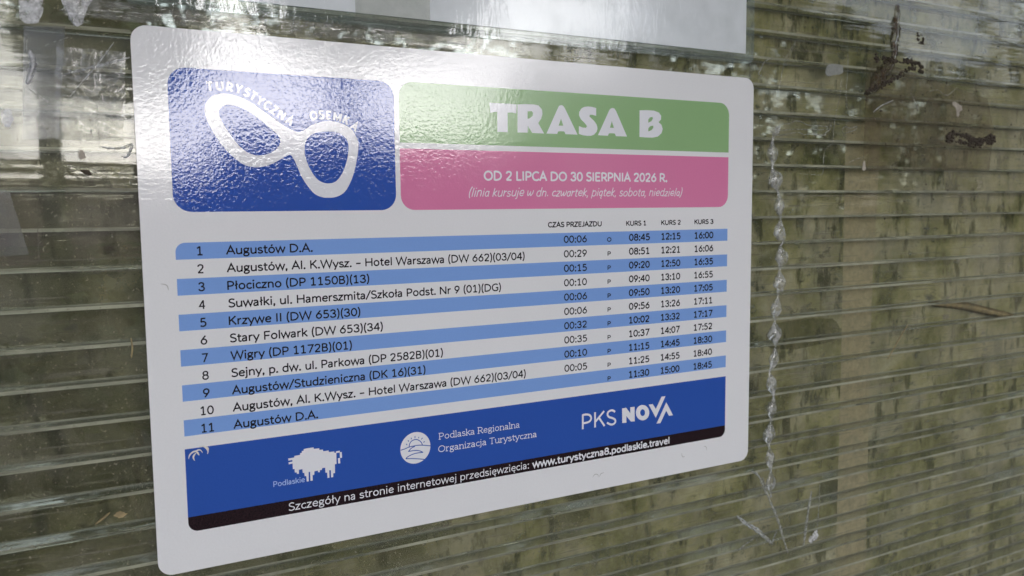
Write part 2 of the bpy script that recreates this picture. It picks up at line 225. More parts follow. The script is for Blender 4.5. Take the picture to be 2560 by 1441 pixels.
# ------------------------------------------------------------------ stroke lettering (capital height 10, x-height 7.1)
L_, S_, E_, D_ = 'L', 'S', 'E', 'D'
bowl_b = [(1.4, 5.2), (2.6, 6.3), (4.1, 6.55), (6.0, 5.7), (6.7, 3.6), (6.0, 1.4), (4.1, .55), (2.5, .8), (1.4, 1.8)]
pbowl = [(1.6, 9.4), (4.3, 9.4), (6.5, 8.6), (7.2, 6.9), (6.5, 5.1), (4.3, 4.3), (1.6, 4.3)]
def stem(x, a=0, b_=10): return (L_, [(x, a), (x, b_)])
GL = {
 'A': (9.3, [(L_, [(.5, 0), (4.65, 9.5), (8.8, 0)]), (L_, [(2, 3.4), (7.3, 3.4)])]),
 'B': (8.6, [stem(1.6), (S_, [(1.6, 9.4), (4.4, 9.4), (6.2, 8.7), (6.6, 7.4), (5.9, 5.8), (4.2, 5.25), (1.6, 5.25)]), (S_, [(4.2, 5.25), (6.3, 4.6), (7.2, 2.9), (6.4, 1.2), (4.6, .6), (1.6, .6)])]),
 'C': (9.2, [(S_, [(8.6, 8.2), (7.2, 9.2), (5.6, 9.45), (3.2, 8.8), (1.6, 7), (1.2, 5), (1.7, 2.8), (3.2, 1.1), (5.5, .55), (7.3, .9), (8.7, 2)])]),
 'D': (10.4, [stem(1.6), (S_, [(1.6, 9.4), (4.4, 9.4), (7.2, 8.5), (8.8, 6.5), (9.1, 5), (8.8, 3.5), (7.2, 1.5), (4.4, .6), (1.6, .6)])]),
 'E': (8, [stem(1.6), (L_, [(1.6, 9.4), (7.2, 9.4)]), (L_, [(1.6, 5.1), (6.5, 5.1)]), (L_, [(1.6, .6), (7.2, .6)])]),
 'F': (7.8, [stem(1.6), (L_, [(1.6, 9.4), (7.3, 9.4)]), (L_, [(1.6, 4.8), (6.6, 4.8)])]),
 'G': (9.8, [(S_, [(8.6, 8.2), (7.2, 9.2), (5.6, 9.45), (3.2, 8.8), (1.6, 7), (1.2, 5), (1.7, 2.8), (3.2, 1.1), (5.6, .55), (7.4, .9), (8.7, 1.7)]), (L_, [(8.7, 1.3), (8.7, 4.6), (6, 4.6)])]),
 'H': (10.3, [stem(1.6), stem(8.7), (L_, [(1.6, 5.1), (8.7, 5.1)])]), 'I': (3.9, [stem(1.95)]),
 'J': (5.9, [(S_, [(4.4, 10), (4.4, 3), (4, 1.4), (2.8, .6), (1.2, .6), (.4, .9)])]),
 'K': (9, [stem(1.6), (L_, [(7.9, 10), (2, 4.3)]), (L_, [(3.6, 5.8), (8.4, 0)])]),
 'L': (7, [stem(1.6), (L_, [(1.6, .6), (6.8, .6)])]),
 'M': (12.7, [stem(1.7), stem(11), (L_, [(1.7, 9.6), (6.35, 2.2), (11, 9.6)])]),
 'N': (10.3, [stem(1.6), stem(8.7), (L_, [(1.6, 9.6), (8.7, .4)])]), 'O': (11, [(E_, 5.5, 5, 4.35, 4.45)]),
 'P': (8.3, [stem(1.6), (S_, pbowl)]), 'R': (8.6, [stem(1.6), (S_, pbowl), (L_, [(4.3, 4.4), (8.1, 0)])]),
 'S': (7.6, [(S_, [(6.6, 8.6), (5.4, 9.3), (4, 9.5), (2.2, 9), (1.4, 7.5), (1.9, 6.1), (3.8, 5.2), (5.8, 4.4), (6.8, 2.9), (6, 1.2), (4, .5), (2.2, .8), (.8, 1.8)])]),
 'T': (8.2, [(L_, [(.3, 9.4), (8, 9.4)]), stem(4.15)]),
 'U': (10, [(S_, [(1.5, 10), (1.5, 4), (2.1, 1.9), (3.6, .7), (5, .5), (6.4, .7), (7.9, 1.9), (8.5, 4), (8.5, 10)])]),
 'W': (14, [(L_, [(.5, 10), (3.6, .5), (7, 9.5), (10.4, .5), (13.5, 10)])]), 'Y': (8.6, [(L_, [(.4, 10), (4.3, 4.4), (8.2, 10)]), stem(4.3, 0, 4.6)]),
 'Z': (8.5, [(L_, [(.9, 9.4), (7.4, 9.4), (1, .6), (7.7, .6)])]),
 'a': (6.7, [(S_, [(.9, 5.5), (1.7, 6.3), (2.9, 6.55), (4.2, 6.2), (4.9, 5.1), (4.9, 3.9)]), stem(4.9, 0, 4.2), (S_, [(4.9, 3.95), (3.0, 3.75), (1.4, 3.2), (.8, 2), (1.3, .8), (2.5, .5), (3.8, 1), (4.9, 2.1)])]),
 'b': (7.8, [stem(1.4, 0, 10.3), (S_, bowl_b)]),
 'c': (6.4, [(S_, [(5.9, 5.6), (4.9, 6.3), (3.9, 6.5), (2, 5.7), (1.2, 3.6), (1.9, 1.4), (3.8, .55), (5, .8), (6.1, 1.6)])]),
 'd': (7.8, [stem(6.4, 0, 10.3), (S_, [(7.8 - x, y) for x, y in bowl_b])]),
 'e': (7.3, [(L_, [(1.3, 3.75), (6.3, 3.75)]), (S_, [(6.3, 3.4), (6.15, 5.2), (5, 6.35), (3.8, 6.55), (2, 5.6), (1.2, 3.6), (1.8, 1.5), (3.8, .55), (5.3, .8), (6.4, 1.6)])]),
 'g': (7, [(E_, 3.3, 4.7, 2.1, 1.85), (S_, [(1.9, 3.2), (1.5, 2.4), (2.1, 1.7), (3.7, 1.5), (5.5, 1.1), (6, 0), (5.3, -1.5), (3.4, -2.1), (1.4, -1.7), (.9, -.4), (1.6, .7), (2.7, 1.5)]), (L_, [(4.6, 6.1), (6.7, 6.5)])]),
 'h': (7.7, [stem(1.4, 0, 10.3), (S_, [(1.4, 4.8), (2.5, 6.1), (4.1, 6.55), (5.6, 5.9), (6.2, 4.3), (6.2, 2), (6.2, 0)])]),
 'i': (3.3, [stem(1.65, 0, 7.1), (D_, 1.65, 9.4, .85)]),
 'j': (3.3, [(S_, [(1.65, 7.1), (1.65, 3), (1.65, -.6), (1.2, -1.8), (-.2, -2.2)]), (D_, 1.65, 9.4, .85)]),
 'k': (7.1, [stem(1.4, 0, 10.3), (L_, [(6.3, 7.1), (1.6, 3.2)]), (L_, [(2.9, 4.2), (6.7, 0)])]),
 'l': (3.3, [stem(1.65, 0, 10.3)]), '\u0142': (3.6, [stem(1.8, 0, 10.3), (L_, [(.3, 4.6), (3.3, 6.5)])]),
 'm': (11.4, [stem(1.4, 0, 7.1), (S_, [(1.4, 4.8), (2.5, 6.1), (3.8, 6.55), (5.3, 5.9), (5.7, 4.3), (5.7, 2), (5.7, 0)]), (S_, [(5.7, 4.7), (6.8, 6.1), (8.1, 6.55), (9.6, 5.9), (10, 4.3), (10, 2), (10, 0)])]),
 'n': (7.7, [stem(1.4, 0, 7.1), (S_, [(1.4, 4.8), (2.5, 6.1), (4.1, 6.55), (5.6, 5.9), (6.2, 4.3), (6.2, 2), (6.2, 0)])]),
 'o': (7.9, [(E_, 3.95, 3.55, 2.8, 3.05)]), '\u00f3': (7.9, [(E_, 3.95, 3.55, 2.8, 3.05), (L_, [(3.5, 8.1), (5, 10)])]),
 'p': (7.7, [stem(1.4, -2.7, 7.1), (S_, bowl_b)]),
 'r': (5.2, [stem(1.4, 0, 7.1), (S_, [(1.4, 4.2), (2.3, 5.9), (3.6, 6.55), (4.8, 6.45)])]),
 's': (6, [(S_, [(5, 5.7), (4.1, 6.35), (3, 6.55), (1.6, 6.2), (1.1, 5.2), (1.7, 4.2), (3.2, 3.6), (4.7, 3), (5.3, 1.9), (4.6, .9), (3, .5), (1.7, .8), (.7, 1.5)])]),
 't': (5, [(S_, [(2.2, 9.2), (2.2, 5), (2.2, 2), (2.6, .9), (3.6, .5), (4.8, .9)]), (L_, [(.4, 6.5), (4.7, 6.5)])]),
 'u': (7.7, [(S_, [(1.4, 7.1), (1.4, 4.5), (1.5, 2.3), (2.1, .9), (3.4, .5), (4.9, .9), (6.3, 2.3)]), stem(6.3, 0, 7.1)]),
 'v': (7, [(L_, [(.4, 7.1), (3.5, .5), (6.6, 7.1)])]), 'w': (10.6, [(L_, [(.4, 7.1), (2.8, .5), (5.3, 6.8), (7.8, .5), (10.2, 7.1)])]),
 'y': (7, [(L_, [(.4, 7.1), (3.6, .5)]), (L_, [(6.6, 7.1), (2.2, -2.7)])]), 'z': (6.3, [(L_, [(.7, 6.5), (5.3, 6.5), (.8, .6), (5.6, .6)])]),
 '0': (8.1, [(E_, 4.05, 5, 3, 4.45)]), '1': (8.1, [(L_, [(1.5, 7.6), (4.2, 9.7)]), stem(4.2, 0, 10), (L_, [(1.7, .55), (6.8, .55)])]),
 '2': (8.1, [(S_, [(1.2, 7.3), (1.9, 8.8), (3.9, 9.45), (5.9, 8.8), (6.5, 7.2), (5.7, 5.2), (3.2, 2.6), (1.2, .6)]), (L_, [(1.1, .6), (7, .6)])]),
 '3': (8.1, [(S_, [(1.2, 7.6), (2.1, 9), (4, 9.45), (5.8, 8.8), (6.3, 7.4), (5.5, 5.8), (3.4, 5.2)]), (S_, [(3.4, 5.2), (5.8, 4.6), (6.8, 2.9), (6, 1.2), (3.9, .55), (2, 1), (.9, 2.5)])]),
 '4': (8.1, [stem(5.7, 0, 9.9), (L_, [(5.5, 9.6), (1, 3.1), (7.7, 3.1)])]),
 '5': (8.1, [(L_, [(6.5, 9.4), (2.3, 9.4)]), (L_, [(2.3, 9.9), (1.8, 5.2)]), (S_, [(1.8, 5.2), (3.2, 5.8), (4.8, 5.75), (6.4, 4.7), (6.7, 3), (5.9, 1.3), (3.9, .55), (2.2, .8), (1.1, 1.5)])]),
 '6': (8.1, [(E_, 4.1, 3.3, 2.75, 2.75), (S_, [(5.9, 9.9), (3.6, 7.2), (2, 5), (1.35, 3.3)])]), '7': (8.1, [(L_, [(.9, 9.4), (7, 9.4), (2.8, 0)])]),
 '8': (8.1, [(E_, 4.05, 7.35, 2.4, 2.1), (E_, 4.05, 2.95, 2.9, 2.4)]), '9': (8.1, [(E_, 4, 6.7, 2.7, 2.75), (S_, [(2.4, .1), (4.5, 2.8), (6.1, 5), (6.7, 6.7)])]),
 '.': (3.2, [(D_, 1.6, .8, .95)]), ',': (3.2, [(D_, 1.6, .8, .9), (L_, [(1.9, .7), (1.1, -1.7)])]), ':': (3.4, [(D_, 1.7, .8, .95), (D_, 1.7, 6.1, .95)]),
 '\u2013': (7, [(L_, [(.8, 4), (6.2, 4)])]), '/': (5.6, [(L_, [(.1, -.8), (5.5, 10.6)])]), ' ': (3.9, []),
 '(': (4, [(S_, [(3.2, 11), (1.9, 8.2), (1.4, 4.7), (1.9, 1), (3.2, -1.8)])]), ')': (4, [(S_, [(.8, 11), (2.1, 8.2), (2.6, 4.7), (2.1, 1), (.8, -1.8)])]),
}
ogon = (S_, [(5.1, .5), (4.5, -.8), (4.8, -1.9), (5.8, -2)])
GL['\u0119'] = (7.3, GL['e'][1] + [ogon]); GL['\u0105'] = (6.7, GL['a'][1] + [ogon])
HAND = {'a': (6.6, [(E_, 3.2, 3.3, 2.2, 2.8), (S_, [(5.4, 6.4), (5.2, 3), (5.4, 1), (6.3, .5)])])}
HAND['\u0105'] = (6.6, HAND['a'][1] + [(S_, [(5.5, .6), (4.7, -.8), (5, -2), (6, -2.1)])])
HAND['w'] = (9.2, [(S_, [(.6, 6.6), (1.2, 2), (2.4, .6), (4.2, 3.4), (4.6, 5), (5, 1.8), (6.2, .6), (8, 3.6), (8.3, 6.8)])])
HAND['z'] = (6.3, [(S_, [(.8, 6.2), (3, 6.3), (5.1, 6.1), (3, 3), (.9, .7), (3, .6), (5.8, .8)])])
HAND['k'] = (6.6, [(L_, [(1.3, 0), (1.6, 10.3)]), (S_, [(5.4, 6.6), (3, 4.4), (1.6, 3.4)]), (S_, [(2, 3.7), (4, 1.6), (6.3, 0)])])
SERIF = {'P': [(.2, 3.3, .4), (.3, 1.6, 9.6)], 'R': [(.2, 3.2, .4), (.3, 1.6, 9.6), (7.2, 9, .4)], 'l': [(.3, 3.1, .4), (.3, 1.65, 9.9)], 'd': [(6.4, 7.8, .4), (5, 6.4, 9.9)],
 'k': [(.1, 2.8, .4), (.1, 1.4, 9.9), (5.4, 7.5, .4), (4.9, 7.3, 6.7)], 'i': [(.3, 3.1, .4), (.3, 1.65, 6.7)], 'n': [(.1, 2.8, .4), (.1, 1.4, 6.7), (4.9, 7.5, .4)], 'r': [(.1, 3.2, .4), (.1, 1.4, 6.7)],
 'u': [(.1, 1.4, 6.7), (5, 6.3, 6.7), (6.3, 7.7, .4)], 'y': [(-.7, 1.8, 6.7), (5.3, 7.6, 6.7), (.8, 3, -2.5)], 'j': [(.3, 1.65, 6.7)], 'T': [(2.6, 5.7, .4)], 'a': [(4.9, 6.2, .4)], 'z': [], 'g': []}
def glyph_strokes(ch, hand=False, serif=False):
    adv, st = (HAND.get(ch) or GL[ch]) if hand else GL[ch]
    out = []
    for s in st:
        if s[0] == L_: out.append((s[1], False))
        elif s[0] == S_: out.append((spline(s[1], 4), False))
        elif s[0] == E_: out.append(([(s[1] + s[3] * math.cos(t * math.pi / 12), s[2] + s[4] * math.sin(t * math.pi / 12)) for t in range(24)], True))
        else: out.append((s, None))
    if serif: out += [([(a, y), (b_, y)], False) for a, b_, y in SERIF.get(ch, [])]
    return adv, out
def write(mb, text, x0, x1, base, cap, w=1.28, y=-4e-5, hand=False, serif=False, slant=0.0, track=0.0):
    """one line of lettering whose ink runs from x0 to x1 (x1 None: natural width) on the baseline, all in mm"""
    pen = 0; items = []; lo, hi = 1e9, -1e9
    for ch in text:
        adv, st = glyph_strokes(ch, hand, serif)
        for p, closed in st:
            if closed is None: pts = [(p[1] + pen + p[3] * w / 1.28 * math.cos(t * math.pi / 6), p[2] + p[3] * w / 1.28 * math.sin(t * math.pi / 6)) for t in range(12)]
            else: pts = [(q[0] + pen, q[1]) for q in p]
            if hand: jy = .38 * math.sin(len(items) * 1.7 + pen); pts = [(a, b_ * (1 + .05 * math.sin(pen * 1.3)) + jy) for a, b_ in pts]
            pts = [(a + slant * b_, b_) for a, b_ in pts]
            m = 0 if closed is None else w * .42
            lo = min(lo, min(a for a, _ in pts) - m); hi = max(hi, max(a for a, _ in pts) + m); items.append((pts, closed))
        pen += adv + track
    k = cap / 10; kx = (x1 - x0) / (hi - lo) if x1 is not None else k
    for i, (pts, closed) in enumerate(items):
        q = [(x0 + (a - lo) * kx, base - b_ * k) for a, b_ in pts]; yy = y - (i % 5) * 3e-6
        if closed is None: mb.poly([P3(*c, yy) for c in q])
        else: add_stroke(mb, q, w * (k * .5 + kx * .5), yy, closed)
def text_obj(parent, lines, mat, name='lettering', **kw):
    mb = MB()
    for l in lines: write(mb, *l, **kw)
    return mb.build(name, mat, parent)

# ------------------------------------------------------------------ materials
def nodes(name):
    m = bpy.data.materials.new(name); m.use_nodes = True; t = m.node_tree; t.nodes.clear()
    return m, t, t.nodes.new('ShaderNodeOutputMaterial')
def N(t, kind, **kw):
    n = t.nodes.new('ShaderNode' + kind)
    for k, v in kw.items():
        if isinstance(k, str) and k.startswith('i_'): n.inputs[k[2:].replace('_', ' ')].default_value = v
        else: setattr(n, k, v)
    return n
def noise(t, vec, scale, detail=3, rough=.55, dist=0.0):
    n = N(t, 'TexNoise'); n.inputs['Scale'].default_value = scale; n.inputs['Detail'].default_value = detail; n.inputs['Roughness'].default_value = rough; n.inputs['Distortion'].default_value = dist
    t.links.new(vec, n.inputs['Vector']); return n.outputs[0]
def math_(t, op, a, b_=None, clamp=False):
    n = N(t, 'Math', operation=op, use_clamp=clamp)
    for i, v in enumerate((a, b_)):
        if v is None: continue
        if isinstance(v, (int, float)): n.inputs[i].default_value = v
        else: t.links.new(v, n.inputs[i])
    return n.outputs[0]
def ramp(t, fac, stops):
    n = N(t, 'ValToRGB'); e = n.color_ramp.elements
    while len(e) < len(stops): e.new(.5)
    for q, (p, c) in zip(e, stops): q.position = p; q.color = c if hasattr(c, '__len__') else (c, c, c, 1)
    t.links.new(fac, n.inputs[0]); return n.outputs[0]
def mapping(t, scale):
    g = N(t, 'NewGeometry'); mp = N(t, 'Mapping'); mp.inputs['Scale'].default_value = scale; t.links.new(g.outputs['Position'], mp.inputs['Vector']); return mp.outputs[0]
def bump(t, height, amp):
    b_ = N(t, 'Bump'); b_.inputs['Strength'].default_value = 1; b_.inputs['Distance'].default_value = 1; t.links.new(math_(t, 'MULTIPLY', height, amp), b_.inputs['Height']); return b_.outputs[0]
def film_bump(t):
    """orange-peel of the clear film over the print, the same on every ink since it is one sheet"""
    g = mapping(t, (1, 1, 1))
    fine = noise(t, g, 520, 2, .5, .8); mid = noise(t, g, 62, 2, .5); big = noise(t, g, 11, 1, .5)
    s = math_(t, 'ADD', math_(t, 'MULTIPLY', fine, FINE), math_(t, 'ADD', math_(t, 'MULTIPLY', mid, MID), math_(t, 'MULTIPLY', big, BIG)))
    return bump(t, s, 1.0)
FINE, MID, BIG = 5.4e-5, 0.5e-4, 7e-5
def ink(name, c, var=.04):
    m, t, o = nodes(name); p = N(t, 'BsdfPrincipled'); t.links.new(p.outputs[0], o.inputs[0])
    g = mapping(t, (1, 1, 1)); grain = noise(t, g, 900, 2); cloud = noise(t, g, 14, 3)
    f = math_(t, 'ADD', math_(t, 'MULTIPLY', math_(t, 'SUBTRACT', grain, .5), var * 2), math_(t, 'ADD', math_(t, 'MULTIPLY', math_(t, 'SUBTRACT', cloud, .5), var), 1))
    mx = N(t, 'VectorMath', operation='SCALE'); mx.inputs[0].default_value = c; t.links.new(f, mx.inputs['Scale']); t.links.new(mx.outputs[0], p.inputs['Base Color'])
    p.inputs['Roughness'].default_value = .02; p.inputs['IOR'].default_value = 1.5; t.links.new(film_bump(t), p.inputs['Normal'])
    return m
def clear(name, ior=1.5, tint=(.95, .97, .96), rough=.03, grime=None, bumpf=None, dirt=(.3, .28, .2), refract=0.0):
    """clear plastic: fresnel reflection over straight transmission, with a layer of dirt"""
    m, t, o = nodes(name)
    tr = N(t, 'BsdfTransparent'); tr.inputs[0].default_value = (*tint, 1)
    body = tr.outputs[0]
    gl = N(t, 'BsdfGlossy'); gl.inputs['Roughness'].default_value = rough; fr = N(t, 'LayerWeight'); fr.inputs['Blend'].default_value = .5; f0 = ((ior - 1) / (ior + 1)) ** 2
    fres = math_(t, 'ADD', math_(t, 'MULTIPLY', math_(t, 'POWER', fr.outputs['Facing'], 5), 1 - f0), f0, True)
    nb = bumpf(t) if bumpf else None
    if refract:
        rf = N(t, 'BsdfRefraction'); rf.inputs['IOR'].default_value = refract; rf.inputs['Roughness'].default_value = .02; rf.inputs[0].default_value = (*tint, 1); body = rf.outputs[0]
        if nb: t.links.new(nb, rf.inputs['Normal'])
    mx = N(t, 'MixShader'); t.links.new(fres, mx.inputs[0]); t.links.new(body, mx.inputs[1]); t.links.new(gl.outputs[0], mx.inputs[2])
    if nb: t.links.new(nb, gl.inputs['Normal']); t.links.new(nb, fr.inputs['Normal'])
    out = mx.outputs[0]
    if grime:
        fac, col = grime(t)
        df = N(t, 'BsdfDiffuse'); tl = N(t, 'BsdfTranslucent'); ad = N(t, 'MixShader'); ad.inputs[0].default_value = .25
        for q in (df, tl):
            if col is None: q.inputs[0].default_value = (*dirt, 1)
            else: t.links.new(col, q.inputs[0])
        t.links.new(df.outputs[0], ad.inputs[1]); t.links.new(tl.outputs[0], ad.inputs[2])
        m2 = N(t, 'MixShader'); t.links.new(fac, m2.inputs[0]); t.links.new(out, m2.inputs[1]); t.links.new(ad.outputs[0], m2.inputs[2]); out = m2.outputs[0]
    t.links.new(out, o.inputs[0]); return m
def matte(name, c, rough=.85, scale=30, var=.35, spec=.3, bumpamp=0):
    m, t, o = nodes(name); p = N(t, 'BsdfPrincipled'); t.links.new(p.outputs[0], o.inputs[0])
    n = noise(t, mapping(t, (1, 1, 1)), scale, 5, .6)
    lo = tuple(q * (1 - var) for q in c) + (1,); hi = tuple(min(q * (1 + var), .9) for q in c) + (1,)
    t.links.new(ramp(t, n, [(.3, lo), (.7, hi)]), p.inputs['Base Color']); p.inputs['Roughness'].default_value = rough; p.inputs['Specular IOR Level'].default_value = spec
    if bumpamp: t.links.new(bump(t, n, bumpamp), p.inputs['Normal'])
    return m
WHITE = ink('white vinyl', (.79, .785, .78), .035); BLUE = ink('royal blue ink', (.028, .092, .40)); GREEN = ink('green ink', (.29, .47, .22)); PINK = ink('pink ink', (.72, .22, .39))
SKYB = ink('light blue ink', (.215, .375, .74)); BLACK = ink('black ink', (.020, .010, .012), .3); TXT = ink('text black ink', (.018, .014, .018), .2); WTXT = ink('white print', (.80, .80, .82), .02)
PALE = ink('pale blue print', (.42, .55, .86), .03)
PAPER = ink('poster paper', (.85, .84, .87), .015)

# grime maps, the front one with painted highlight streaks
PITCH = 20.4                                       # distance between the ribs of the plastic sheet, mm
def grime_glints_front(t):
    g = mapping(t, (1, 1, 1)); a = ramp(t, noise(t, g, 26, 6, .65), [(.52, 0.0), (.8, .2)]); s = ramp(t, noise(t, g, 700, 2, .5), [(.67, 0.0), (.71, .75)])
    streak = ramp(t, noise(t, mapping(t, (9, 1, 420)), 1.0, 4, .65), [(.56, 0.0), (.72, .34)])  # silvery reflection streaks painted as pale colour, not dirt
    hair = ramp(t, noise(t, mapping(t, (420, 1, 14)), 1.0, 3, .6, .4), [(.66, 0.0), (.72, .16)])
    return math_(t, 'ADD', math_(t, 'MAXIMUM', math_(t, 'MAXIMUM', a, s), math_(t, 'MAXIMUM', hair, streak)), .03, True), None
def grime_back(t):
    g = mapping(t, (1, 1, 1)); blocks = noise(t, mapping(t, (38, 1, 49.02)), 1.0, 1, .4)
    cl = ramp(t, noise(t, g, 15, 7, .72), [(.32, .32), (.66, .84)])
    sp = ramp(t, noise(t, g, 300, 4, .65), [(.55, 0.0), (.68, .5)])
    tw = N(t, 'SeparateXYZ'); gg = N(t, 'NewGeometry'); t.links.new(gg.outputs['Position'], tw.inputs[0])
    # every channel has its own film of dirt: one random number per rib pitch
    ch = math_(t, 'FLOOR', math_(t, 'DIVIDE', math_(t, 'SUBTRACT', EYE - .0035, tw.outputs['Z']), PITCH * .001))
    cv = N(t, 'CombineXYZ'); t.links.new(math_(t, 'MULTIPLY', tw.outputs['X'], 16), cv.inputs[0]); t.links.new(math_(t, 'MULTIPLY', ch, 7.31), cv.inputs[1])
    band = ramp(t, noise(t, cv.outputs[0], 1.0, 3, .6), [(.40, 0.0), (.62, .30)])
    side = ramp(t, math_(t, 'ADD', tw.outputs['X'], .3), [(.20, .36), (.66, 1.0)])        # the channels are cleaner towards the left end
    fac = math_(t, 'MULTIPLY', math_(t, 'ADD', math_(t, 'MAXIMUM', cl, sp), band, True), side)
    col = ramp(t, noise(t, g, 19, 5, .65), [(.30, (.15, .155, .055, 1)), (.45, (.42, .40, .21, 1)), (.57, (.56, .52, .36, 1)), (.75, (.64, .60, .48, 1))])
    cv2 = N(t, 'CombineXYZ'); t.links.new(math_(t, 'MULTIPLY', tw.outputs['X'], 62), cv2.inputs[0]); t.links.new(math_(t, 'MULTIPLY', ch, 3.17), cv2.inputs[1]); t.links.new(math_(t, 'MULTIPLY', tw.outputs['Z'], 22), cv2.inputs[2])
    moss = ramp(t, noise(t, cv2.outputs[0], 1.0, 5, .62), [(.54, 0.0), (.64, .8)])        # dark moss smudges, broken at every rib
    mm = N(t, 'Mix', data_type='RGBA'); t.links.new(moss, mm.inputs[0]); t.links.new(col, mm.inputs[6]); mm.inputs[7].default_value = (.07, .078, .03, 1)
    gap = ramp(t, noise(t, mapping(t, (48, 1, 90)), 1.0, 4, .6), [(.58, 1.0), (.68, .35)])  # rubbed-off windows in the film
    return math_(t, 'MULTIPLY', fac, gap), mm.outputs[2]
def ripple_front(t):
    return bump(t, math_(t, 'ADD', math_(t, 'MULTIPLY', noise(t, mapping(t, (6, 1, 95)), 1.0, 2), 1.3e-4), math_(t, 'MULTIPLY', noise(t, mapping(t, (120, 1, 160)), 1.0, 2), 2.0e-5)), 1.0)
def ripple_back(t):
    return bump(t, math_(t, 'ADD', math_(t, 'MULTIPLY', noise(t, mapping(t, (14, 1, 130)), 1.0, 3), 2.4e-4), math_(t, 'MULTIPLY', noise(t, mapping(t, (55, 1, 40)), 1.0, 2), 2.4e-4)), 1.0)
PC_FRONT = clear('clear polycarbonate front skin', 1.42, (.95, .95, .905), .03, grime_glints_front, ripple_front, (.33, .31, .25))
PC_BACK = clear('clear polycarbonate back skin', 1.5, (.95, .95, .90), .06, None, ripple_back, refract=1.22)
GRIME = clear('weathered grime', 1.05, (1, 1, 1), .5, grime_back)
m, t, o = nodes('clear polycarbonate web'); gls = N(t, 'BsdfGlass'); gls.inputs['IOR'].default_value = 1.5; gls.inputs['Roughness'].default_value = .03; gls.inputs[0].default_value = (.94, .96, .92, 1)
t.links.new(bump(t, noise(t, mapping(t, (10, 60, 60)), 1.0, 2), 2e-4), gls.inputs['Normal'])
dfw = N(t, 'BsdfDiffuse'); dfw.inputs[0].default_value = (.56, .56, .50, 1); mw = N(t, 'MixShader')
sp_ = N(t, 'SeparateXYZ'); gp_ = N(t, 'NewGeometry'); t.links.new(gp_.outputs['Position'], sp_.inputs[0])   # pale highlight lines painted where the web meets the two skins
hl_ = ramp(t, noise(t, mapping(t, (11, 40, 49)), 1.0, 4, .65), [(.36, .25), (.62, 1.0)])
t.links.new(math_(t, 'MULTIPLY', ramp(t, math_(t, 'DIVIDE', sp_.outputs['Y'], .02), [(.115, .95), (.15, .06), (.55, .10), (.80, .7)]), hl_), mw.inputs[0])
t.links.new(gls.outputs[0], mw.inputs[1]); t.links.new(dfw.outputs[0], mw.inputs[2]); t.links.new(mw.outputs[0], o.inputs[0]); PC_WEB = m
def lam_bump(t): return bump(t, math_(t, 'ADD', math_(t, 'MULTIPLY', noise(t, mapping(t, (70, 1, 16)), 1.0, 3, .6, 1.0), 2.6e-4), math_(t, 'MULTIPLY', noise(t, mapping(t, (300, 1, 300)), 1.0, 2), 4e-5)), 1.0)
LAM = clear('laminating film', 1.52, (.95, .97, .96), .03, lambda t: (ramp(t, noise(t, mapping(t, (1, 1, 1)), 40, 4), [(.45, .09), (.8, .20)]), None), lam_bump, (.62, .70, .67))
def tape_mat(name, fac_lo, fac_hi, c, scale=60): return clear(name, 1.48, (.95, .95, .93), .08, lambda t: (ramp(t, noise(t, mapping(t, (1, 1, 1)), scale, 6, .7), [(.35, fac_lo), (.7, fac_hi)]), None), ripple_front, c)

# ------------------------------------------------------------------ setting: ground, street, added roof, plants
m, t, o = nodes('rough grass ground'); p = N(t, 'BsdfPrincipled'); t.links.new(p.outputs[0], o.inputs[0]); g = mapping(t, (1, 1, 1))
n1 = noise(t, g, 1.3, 6, .65); n2 = noise(t, g, 14, 5, .7)
t.links.new(ramp(t, math_(t, 'ADD', math_(t, 'MULTIPLY', n1, .5), math_(t, 'MULTIPLY', n2, .5)), [(.36, (.025, .035, .010, 1)), (.47, (.060, .070, .020, 1)), (.55, (.11, .095, .04, 1)), (.66, (.16, .135, .085, 1))]), p.inputs['Base Color']); p.inputs['Roughness'].default_value = .95
t.links.new(bump(t, n2, .05), p.inputs['Normal']); GROUND = m
mb = MB(); n = 24; mb.v = [((i / n - .5) * 800, (j / n - .5) * 800, 0) for j in range(n + 1) for i in range(n + 1)]; mb.f = [(j * (n + 1) + i, j * (n + 1) + i + 1, (j + 1) * (n + 1) + i + 1, (j + 1) * (n + 1) + i) for j in range(n) for i in range(n)]
gr = mb.build('ground', GROUND); gr['kind'] = 'structure'
mb = MB(); mb.box(-30, 40, -2.2, -.35, -.02, .09); pv = mb.build('pavement', matte('concrete paving', (.26, .25, .23), .9, 8, .25)); pv['kind'] = 'structure'
mb = MB(); mb.box(-200, 200, -9.2, -2.3, -.03, .012); rd = mb.build('road', matte('worn asphalt', (.06, .06, .062), .9, 20, .3)); rd['kind'] = 'structure'

